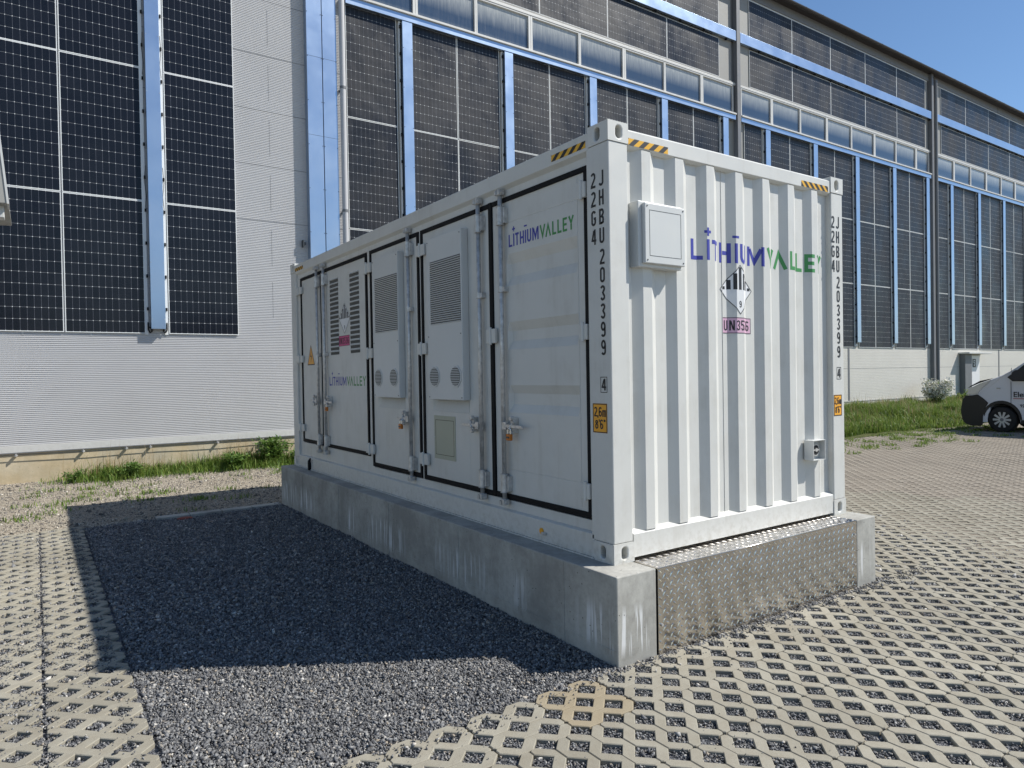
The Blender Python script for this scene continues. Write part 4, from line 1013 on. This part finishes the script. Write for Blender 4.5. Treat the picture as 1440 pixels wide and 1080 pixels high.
    f.path([(X0+.5, YW-.06, 10.59), (X0+5, YW-.06, 10.58), (X0+10.8, YW-.06, 10.59)], .01, 5)
    f.build('panel_cable', RUBBER, hall)
    MB().box(X0-.02, X1+.02, YW-.05, YW-.0005, 12.078, HT+.2).build('fascia', FASCIA, hall)
    MB().box((X0+X1)/2-.03, (X0+X1)/2+.03, YW-.06, YW-.0505, 12.08, HT+.2).build('fascia_cover', GREYW, hall)
    # pilaster and rainwater pipe at the end of the bay
    if b < 5:
        MB().box(X1+.0, X1+.15, YW-.15, YW, GZ-.1, HT+.2).build('pilaster', GREYW, hall, bevel=.004)
        MB().box(X1+.15, X1+.20 if b == 0 else X1+.44, YW-.02, YW-.0005, .06, HT+.2).build('end_board', FRAMEW, hall)
        if b > 0: MB().tube((X1+.29, YW-.15, GZ), (X1+.29, YW-.15, HT), .065, 14, caps=False).build('downpipe', GREYW, hall, smooth=True)
# roof edge
MB().box(-16, XE, YW-.27, YW+.3, HT+.19, HT+.27).build('roof', ROOFB, hall)
gpoly = [(YW-.30+.07*cos(a), HT+.215+.065*sin(a)) for a in [pi+pi*i/8 for i in range(9)]]
xprism(gpoly, -16, XE).build('gutter', ROOFB, hall, smooth=False)
f = MB()
for x in np.arange(2.8, 70, .9): f.box(x-.012, x+.012, YW-.375, YW-.26, HT+.205, HT+.222)
f.build('gutter_bracket', ROOFB, hall)
MB().box(-16, XE, YW+.3, YW+24, HT-.3, HT+.22).build('roof_deck', ROOFB, hall)
# hall door with canopy and number
dr = MB().box(28.75, 29.80, YW-.06, YW-.006, .02, 1.60).build('door', mat('door_white', (.7, .7, .72), .35), hall, bevel=.006)
MB().box(28.10, 28.70, YW-.22, YW-.006, -.02, 1.66).build('door_recess', GREYW, hall, bevel=.01)
MB().box(28.00, 30.05, YW-.42, YW-.006, 1.66, 1.73).build('canopy', FRAMEW, hall, bevel=.01)
MB().box(29.15, 29.42, YW-.072, YW-.0605, 1.12, 1.46).build('number_plate', BLACK, dr)
sheet(letters([('5', 29.21, 1.17, .14, .24, .16)]), lambda u, v: (u, YW-.0735, v), 'number_lettering', LABW, dr)

# ================================================================ edging kerb and marker
kb = MB()
xs = np.linspace(-1.62, -.17, 5)
kerb = tag(bpy.data.objects.new('edging_kerb', None), None, None, None, 'structure'); COL.objects.link(kerb); kerb.location = (0, 6.15, GZ); WL[kerb] = Vector((0, 6.15, GZ))
for a, b in zip(xs[:-1], xs[1:]): MB().box(a+.004, b-.004, 6.06, 6.20, GZ-.15, GZ+.018).build('kerb_stone', CONC, kerb, bevel=.006)
rc = thing('marker_cap', (-1.33, 5.99, GZ), 'small dark red plastic cap lying flat in the gravel by the edging', 'cap')
MB().tube((-1.33, 5.99, GZ-.03), (-1.33, 5.99, GZ-.004), .085, 20).tube((-1.33, 5.99, GZ-.0039), (-1.33, 5.99, GZ+.002), .06, 20).build('cap_disc', REDP, rc, bevel=.003)

# ================================================================ metal canopy corner at the left edge
cn = thing('metal_canopy', (-4.0, 3.4, GZ), 'corner of a weathered grey metal canopy hanging in at the upper left edge', 'canopy')
WT = paint('weathered_metal', (.34, .33, .30), .5, .5); 
def ray_at(px, py, y):
    d = fw+r2*((px-720)/FPX)+u2*((540-py)/FPX); t = (y-CAMP.y)/d.y; return CAMP+d*t
a = ray_at(12, 286, 3.4); b = ray_at(-6, 150, 3.4); dirv = (b-a)
mb = MB(); far_ = a+dirv*4.2
w_ = .05
mb.add([tuple(a), tuple(a+Vector((-.10, 0, -.005))), tuple(far_+Vector((-.10, 0, -.005))), tuple(far_), tuple(a+Vector((0, .9, 0))), tuple(a+Vector((-.10, .9, -.005))), tuple(far_+Vector((-.10, .9, -.005))), tuple(far_+Vector((0, .9, 0)))],
       [(0, 1, 2, 3), (4, 7, 6, 5), (0, 3, 7, 4), (1, 5, 6, 2), (0, 4, 5, 1), (3, 2, 6, 7)]); mb.build('canopy_sheet', WT, cn, bevel=.004)
mb = MB(); mb.add([tuple(a+Vector((.004, -.006, -.004))), tuple(a+Vector((-.010, -.006, -.004))), tuple(far_+Vector((-.010, -.006, 0))), tuple(far_+Vector((.004, -.006, 0))),
                   tuple(a+Vector((.004, .2, -.004))), tuple(a+Vector((-.010, .2, -.004))), tuple(far_+Vector((-.010, .2, 0))), tuple(far_+Vector((.004, .2, 0)))], [(0, 1, 2, 3), (4, 7, 6, 5), (0, 3, 7, 4), (1, 5, 6, 2), (0, 4, 5, 1), (3, 2, 6, 7)])
mb.build('canopy_trim', FRAMEW, cn)
c = ray_at(6, 306, 3.5)
MB().box(c.x-.30, c.x, 3.5, 3.62, c.z, c.z+.45).build('canopy_bracket', FRAMEW, cn, bevel=.004)
MB().box(c.x-.75, c.x-.30, 3.5, 3.62, GZ-.1, c.z+2.0).build('canopy_post', FRAMEW, cn, bevel=.004)

# ================================================================ VAN
VX0, VX1 = 16.9, 18.85
van = thing('delivery_van', (17.9, 3.0, GZ), 'white delivery van with black bumper parked nose to the hall at the right edge', 'van')
wy, wz, wr = 4.34, -.19, .318; ry = 1.25
def vprofile():
    P = [(5.06, -.28), (5.19, -.20), (5.225, .02), (5.19, .25), (5.13, .42), (5.09, .53), (5.01, .63), (4.80, .765), (4.56, .845), (4.34, .94), (4.1, 1.09), (3.86, 1.27), (3.66, 1.42), (3.50, 1.475), (3.1, 1.50), (1.6, 1.49), (.35, 1.44), (.25, 1.2), (.22, .4), (.24, -.22)]
    def arch(cy, r): return [(cy+r*cos(a), wz+r*sin(a)) for a in [radians(200-180-40+0)+0 for _ in ()]]
    P += [(ry-.40, -.27)]+[(ry+.40*cos(radians(t)), wz+.40*sin(radians(t))) for t in range(170, -1, -17)]+[(ry+.40, -.27), (wy-.40, -.27)]
    P += [(wy+.395*cos(radians(t)), wz+.43*sin(radians(t))) for t in range(170, -1, -17)]+[(wy+.395, -.27)]
    return P
VP = vprofile(); k = len(VP); st = [-1, -.97, -.88, -.6, 0, .6, .88, .97, 1]; mb = MB(); vs = []
for t in st:
    x = (VX0+VX1)/2+(VX1-VX0)/2*t; e = abs(t)**6
    for (y, z) in VP:
        top = max(0, z-.75); ins = -.10*top*t
        yy = y-(.10*e if y > 4.6 and z > -.3 else 0)*(.5 if e < 1 else 1); zz = z-(.05*e if z > .6 else 0)
        vs.append((x+ins*(1 if abs(t) > .5 else .5), yy, zz))
fs = [(j*k+i, j*k+(i+1) % k, (j+1)*k+(i+1) % k, (j+1)*k+i) for j in range(len(st)-1) for i in range(k)]+[tuple(range(k)), tuple(range((len(st)-1)*k, len(st)*k))]
mb.add(vs, fs); mb.build('body', VANW, van, bevel=.02, seg=2)
vm = lambda y, z, d: (VX0+.10*max(0, z-.75)-d, y, z)
def vpart(name, poly, m_, d=.012, par=van): return MB().prism(poly, vm, -.01, d).build(name, m_, par, bevel=.004)
bump_poly = [(4.80, -.37), (5.00, -.365), (5.12, -.33), (5.19, -.275), (5.20, -.20), (5.235, -.13), (5.25, -.03), (5.235, .06), (5.225, .18), (5.19, .30), (5.135, .40), (5.0, .405), (4.86, .43), (4.74, .34), (4.62, .22), (4.68, .12), (4.725, .0), (4.745, -.14), (4.75, -.33)]
mb = MB().prism(bump_poly, vm, .014, -.012); mb.build('bumper', VANB, van, bevel=.012)
MB().prism([(5.10, -.34), (5.245, -.22), (5.275, .03), (5.23, .3), (5.15, .40), (5.0, .40), (4.99, -.33)], lambda a, b, d: (d, a, b), VX0+.02, VX1-.02).build('front_bumper', VANB, van, bevel=.03)
vpart('wheel_arch_trim', [(wy+.44*cos(radians(t)), wz+.475*sin(radians(t))) for t in range(178, 10, -12)]+[(wy+.38*cos(radians(t)), wz+.40*sin(radians(t))) for t in range(10, 180, 12)], VANB, .010)
vpart('headlight', [(5.12, .425), (4.86, .44), (4.80, .55), (4.62, .72), (4.56, .80), (4.82, .70), (5.05, .575)], HEADL, .014)
vpart('headlight_surround', [(5.085, .585), (4.82, .715), (4.56, .815), (4.50, .842), (4.80, .775), (5.02, .645)], VANB, .016)
vpart('side_window', [(4.10, .76), (4.215, .862), (4.02, 1.02), (3.84, 1.19), (3.62, 1.35), (2.95, 1.37), (2.95, .80), (3.6, .76)], VANB, .006)
vpart('window_glass', [(3.93, .93), (3.80, 1.12), (3.60, 1.28), (3.02, 1.30), (3.02, .86), (3.6, .84)], GLASSV, .009)
vpart('mirror', [(3.70, .80), (3.72, 1.02), (3.78, 1.06), (4.0, 1.03), (4.07, .97), (4.05, .83), (3.96, .78)], VANB, .17)
vpart('door_joint', [(4.128, .22), (4.134, .22), (4.134, .76), (4.128, .76)], BLACK, .0115); vpart('door_joint', [(4.131, 1.0), (4.136, 1.0), (4.131, 1.09), (4.126, 1.09)], BLACK, .0115)
vpart('indicator', [(4.36, .57), (4.44, .575), (4.44, .60), (4.36, .60)], HEADL, .014)
vpart('door_joint', [(2.90, -.2), (2.908, -.2), (2.908, 1.38), (2.90, 1.38)], BLACK, .0115)
vpart('door_handle', [(3.02, .52), (3.18, .52), (3.18, .56), (3.02, .56)], VANB, .03)
vpart('sill', [(1.70, -.27), (3.93, -.27), (3.93, -.18), (1.70, -.18)], VANB, .010)
# underbody and wheels
MB().box(VX0+.25, VX1-.25, .4, 4.9, -.24, .1).build('underbody', DARK, van)
for cy in (wy, ry):
    for xs_, s in ((VX0+.02, -1), (VX1-.02, 1)):
        tw = MB(); R = wr; prof = [(R*.62, 0.0), (R*.9, -.008), (R*.985, .012), (R, .04), (R, .18), (R*.97, .205), (R*.6, .21)]; nn = 36; vs = []
        for r_, d_ in prof: vs += [(xs_-s*d_, cy+r_*cos(2*pi*i/nn), wz+r_*sin(2*pi*i/nn)) for i in range(nn)]
        tw.add(vs, [(j*nn+i, j*nn+(i+1) % nn, (j+1)*nn+(i+1) % nn, (j+1)*nn+i) for j in range(len(prof)-1) for i in range(nn)])
        wh = tw.build('wheel', TYRE, van, smooth=True)
        MB().tube((xs_-s*.03, cy, wz), (xs_-s*.06, cy, wz), R*.80, 32).build('wheel_disc', BLACK, wh)
        c_ = MB(); 
        rim = [(cos(2*pi*i/36), sin(2*pi*i/36)) for i in range(36)]
        c_.add([(xs_-s*.012, cy+a*R*.83, wz+b_*R*.83) for a, b_ in rim]+[(xs_-s*.006, cy+a*R*.73, wz+b_*R*.73) for a, b_ in rim], [(i, (i+1) % 36, 36+(i+1) % 36, 36+i) for i in range(36)])
        for q in range(10):
            a_ = 2*pi*q/10; w1, w2 = .034, .050; ca, sa_ = cos(a_), sin(a_); pr, pt = (ca, sa_), (-sa_, ca)
            c_.add([(xs_-s*.004, cy+pr[0]*r_+pt[0]*o_, wz+pr[1]*r_+pt[1]*o_) for r_, o_ in ((R*.2, -w1*.6), (R*.74, -w2*.55), (R*.74, w2*.55), (R*.2, w1*.6))], [(0, 1, 2, 3)])
        c_.tube((xs_-s*.02, cy, wz), (xs_+s*.004, cy, wz), R*.22, 20); c_.build('wheel_cover', HUB, wh)
        MB().tube((xs_+s*.0045, cy, wz), (xs_+s*.006, cy, wz), R*.13, 16).build('wheel_badge', GREYW, wh)
# lettering on the door (text curve made into a mesh)
def text_mesh(txt, size, mapf, name, m_, par):
    cu = bpy.data.curves.new('t', 'FONT'); cu.body = txt; cu.size = size; cu.offset = size*.012; to = bpy.data.objects.new('t', cu); COL.objects.link(to)
    dg = bpy.context.evaluated_depsgraph_get(); me = bpy.data.meshes.new_from_object(to.evaluated_get(dg)); bpy.data.objects.remove(to)
    off = WL.get(par, Vector((0, 0, 0)))
    for v in me.vertices: v.co = Vector(mapf(v.co.x, v.co.y))-off
    me.materials.clear(); me.materials.append(m_); me.name = name
    o = bpy.data.objects.new(name, me); COL.objects.link(o); o.parent = par; return o
text_mesh('Elektro', .185, lambda u, v: (VX0-.0135, 4.085-u, .375+v), 'door_lettering', BLACK, van)
vpart('red_underline', [(3.2, .33), (4.085, .33), (4.085, .345), (3.2, .345)], mat('red_line', (.35, .01, .02), .4), .013)
text_mesh('92', .10, lambda u, v: (VX0-.0135, 3.94-u, .13+v), 'phone_lettering', BLACK, van)

# ================================================================ VEGETATION
def blades(P, H, Wd, lean, m_, name, label, cat, kind='stuff', segs=2, parent=None):
    """curved grass blades: two-segment tapering strips"""
    n_ = len(P); a = rng.uniform(0, 2*pi, n_); d = np.stack([np.cos(a), np.sin(a), np.zeros(n_)], 1); s = np.stack([-np.sin(a), np.cos(a), np.zeros(n_)], 1)
    ln = rng.uniform(.1, 1, n_)*lean; H = np.asarray(H); up_ = np.array([0, 0, 1.])
    p1 = P+up_*(H*.55)[:, None]+d*(H*ln*.25)[:, None]; p2 = P+up_*(H*(1-.35*ln))[:, None]+d*(H*ln*.9)[:, None]; w_ = (Wd*rng.uniform(.6, 1.3, n_))[:, None]
    V = np.stack([P-s*w_, P+s*w_, p1-s*w_*.8, p1+s*w_*.8, p2], 1).reshape(-1, 3)
    b = 5*np.arange(n_)[:, None]; F = np.concatenate([b+np.array([[0, 1, 3]]), b+np.array([[0, 3, 2]]), b+np.array([[2, 3, 4]])])
    return tag(npmesh(name, V, F, m_, parent), label, cat, None, kind)
def vz(x, y): return GZ+.01+.05*(y-5.9)+.03*fbm(x, y, .7)
# verge grass
k = 150000; X = 11.5+28*rng.random(k)**1.5; Y = rng.uniform(5.75, 9.95, k); edge_ = 6.15-.05*(X-12.8)+.25*np.array([fbm(x, 0, .6) for x in X])
ok = (Y > edge_)&~((X > 16.8)&(X < 19)&(Y < 5.35)); X, Y = X[ok], Y[ok]; hn = np.array([fbm(x, y, .8) for x, y in zip(X, Y)])
Z = np.array([vz(x, y) for x, y in zip(X, Y)]); H = np.clip(.15+.10*(Y-6)/4+.30*hn+rng.uniform(-.06, .16, len(X)), .04, .65)
keep = rng.random(len(X)) < np.clip(.55+1.6*np.array([fbm(x+31, y*1.5, 1.1) for x, y in zip(X, Y)])+.25*(Y-6.2), .06, 1); X, Y, Z, H = X[keep], Y[keep], Z[keep], H[keep]
kd = rng.random(len(X)) < .035; blades(np.stack([X, Y, Z], 1)[kd], H[kd]*1.35+.06, np.full(kd.sum(), .005), .5, DRY, 'verge_stalks', 'thin dry seed stalks standing among the green verge grass', 'grass')
blades(np.stack([X, Y, Z], 1), H, np.full(len(X), .0085), .9, GRASS, 'verge_grass', 'rough green grass verge between the paving and the hall', 'grass')
# sparse tufts on the worn paving near the verge
T = []; 
for _ in range(170):
    cx = random.uniform(8, 19); cy = 6.0-abs(random.gauss(0, .9))-.03*(cx-12); 
    for _ in range(random.randint(15, 60)): T.append((cx+random.gauss(0, .09), cy+random.gauss(0, .07), GZ))
T = np.array(T); blades(T, rng.uniform(.02, .09, len(T)), np.full(len(T), .006), 1.2, GRASS, 'joint_grass', 'short grass tufts growing in the paving joints near the verge', 'grass')
# strip along the ribbed wall
T = []; Hh = []
for (cx, w0, n_, hh) in ((-2.2, .25, 260, .16), (-1.75, .28, 900, .34), (-1.2, .4, 1100, .26), (-.55, .4, 1200, .28), (.05, .35, 1300, .36), (.5, .35, 1300, .38), (1.1, .35, 900, .30), (1.7, .4, 700, .22), (2.4, .5, 600, .2)):
    for _ in range(n_):
        x = random.gauss(cx, w0); y = 9.93-abs(random.gauss(0, .26)); T.append((x, y, soilz(x, y))); Hh.append(max(.04, random.gauss(hh*.6, hh*.25)*(1-.6*(9.93-y))))
for _ in range(75):
    cx = random.uniform(-3.2, 2.6); cy = random.uniform(7.7, 9.4) if random.random() < .75 else random.uniform(6.3, 7.7)
    for _ in range(random.randint(8, 50)):
        x = cx+random.gauss(0, .09); y = cy+random.gauss(0, .06); T.append((x, y, soilz(x, y))); Hh.append(random.uniform(.02, .09))
T = np.array(T); blades(T, np.array(Hh), np.full(len(T), .0055), 1.1, GRASS, 'wall_grass', 'uneven green grass growing along the foot of the ribbed wall', 'grass')
T = []; Hh = []
for cx, w0, n_, hh in ((-1.85, .25, 60, .42), (-1.35, .3, 70, .44), (.1, .3, 60, .50), (.5, .2, 45, .52), (-.4, .3, 22, .38)):
    for _ in range(n_): x = random.gauss(cx, w0); y = 9.9-abs(random.gauss(0, .12)); T.append((x, y, soilz(x, y))); Hh.append(random.gauss(hh, .08))
T = np.array(T); blades(T, np.array(Hh), np.full(len(T), .0028), .5, DRY, 'dry_grass', 'thin dry reddish stalks standing in the grass at the ribbed wall', 'grass')
def leafplant(name, loc, h, rad, nl, ls, m_, label, cat, stems=9, flowers=0, leafw=.42):
    o = thing(name, loc, label, cat); L_ = Vector(loc); mb = MB(); tips = []
    for i in range(stems):
        a = random.uniform(0, 2*pi); r_ = rad*random.uniform(.2, 1); top = L_+Vector((cos(a)*r_, sin(a)*r_, h*random.uniform(.55, 1))); mid = L_.lerp(top, .5)+Vector((0, 0, h*.10)); mb.tube(L_, mid, .007, 5, .005); mb.tube(mid, top, .005, 5, .003); tips.append((mid, top))
    mb.build('stems', WEED, o); lb = MB()
    for i in range(nl):
        mid, top = random.choice(tips); p = (L_.lerp(mid, random.random()) if random.random() < .35 else mid.lerp(top, random.random()))+Vector((random.gauss(0, rad*.14), random.gauss(0, rad*.14), random.gauss(0, h*.05)))
        a = random.uniform(0, 2*pi); el = random.uniform(-.5, .8); d = Vector((cos(a)*cos(el), sin(a)*cos(el), sin(el))); s_ = d.cross(Vector((random.gauss(0, .4), random.gauss(0, .4), 1))).normalized(); l_ = ls*random.uniform(.5, 1.4); w_ = l_*leafw
        nrm = d.cross(s_); lb.add([p, p+d*l_*.45+s_*w_*.5-nrm*l_*.04, p+d*l_-nrm*l_*.12, p+d*l_*.45-s_*w_*.5-nrm*l_*.04], [(0, 1, 2), (0, 2, 3)])
    tag(lb.build('foliage', m_, o), kind='stuff')
    if flowers:
        fb = MB()
        for i in range(flowers):
            mid, top = random.choice(tips); p = mid.lerp(top, random.uniform(.2, 1.15))+Vector((random.gauss(0, rad*.16), random.gauss(0, rad*.16), random.gauss(0, h*.05))); r_ = random.uniform(.008, .02)*2
            d = Vector((random.gauss(0, 1), random.gauss(0, 1), random.gauss(.5, 1))).normalized(); a1 = d.orthogonal().normalized(); a2 = d.cross(a1)
            fb.add([p+(a1*cos(2*pi*q/5)+a2*sin(2*pi*q/5))*r_ for q in range(5)]+[p-d*r_*.4], [(i_, (i_+1) % 5, 5) for i_ in range(5)])
        tag(fb.build('blossom', PETAL, o), kind='stuff')
    return o
leafplant('nettle_plant', (.72, 9.72, soilz(.72, 9.72)), .50, .40, 1500, .075, WEED, 'tall dark leafy weed at the wall, tallest of the green strip', 'weed', 16)
leafplant('leafy_weed', (1.25, 9.65, soilz(1.25, 9.65)), .36, .32, 750, .065, WEED, 'lower leafy weed right of the tall dark one, next to the container', 'weed', 12)
leafplant('broadleaf_weed', (.02, 9.45, soilz(.02, 9.45)), .28, .26, 520, .085, WEED, 'bright broad-leaved weed in front of the grass at the middle of the wall strip', 'weed', 10)
leafplant('bushy_weed', (-1.55, 9.6, soilz(-1.55, 9.6)), .27, .26, 520, .055, WEED, 'bushy light green weed near the left end of the wall strip', 'weed', 12)
leafplant('small_weed', (-2.32, 9.55, soilz(-2.32, 9.55)), .22, .2, 260, .05, WEED, 'small reddish-green weed standing leftmost at the wall', 'weed', 8)
leafplant('flowering_bush', (24.45, 9.2, vz(24.45, 9.2)), 1.0, .55, 1300, .09, WEED, 'bush full of white blossom beside the hall pillar', 'bush', 22, 3200)
leafplant('tall_weed', (27.2, 9.2, vz(27.2, 9.2)), .55, .5, 700, .12, GRASS, 'tall green weeds growing before the hall wall left of the van', 'weed', 16)
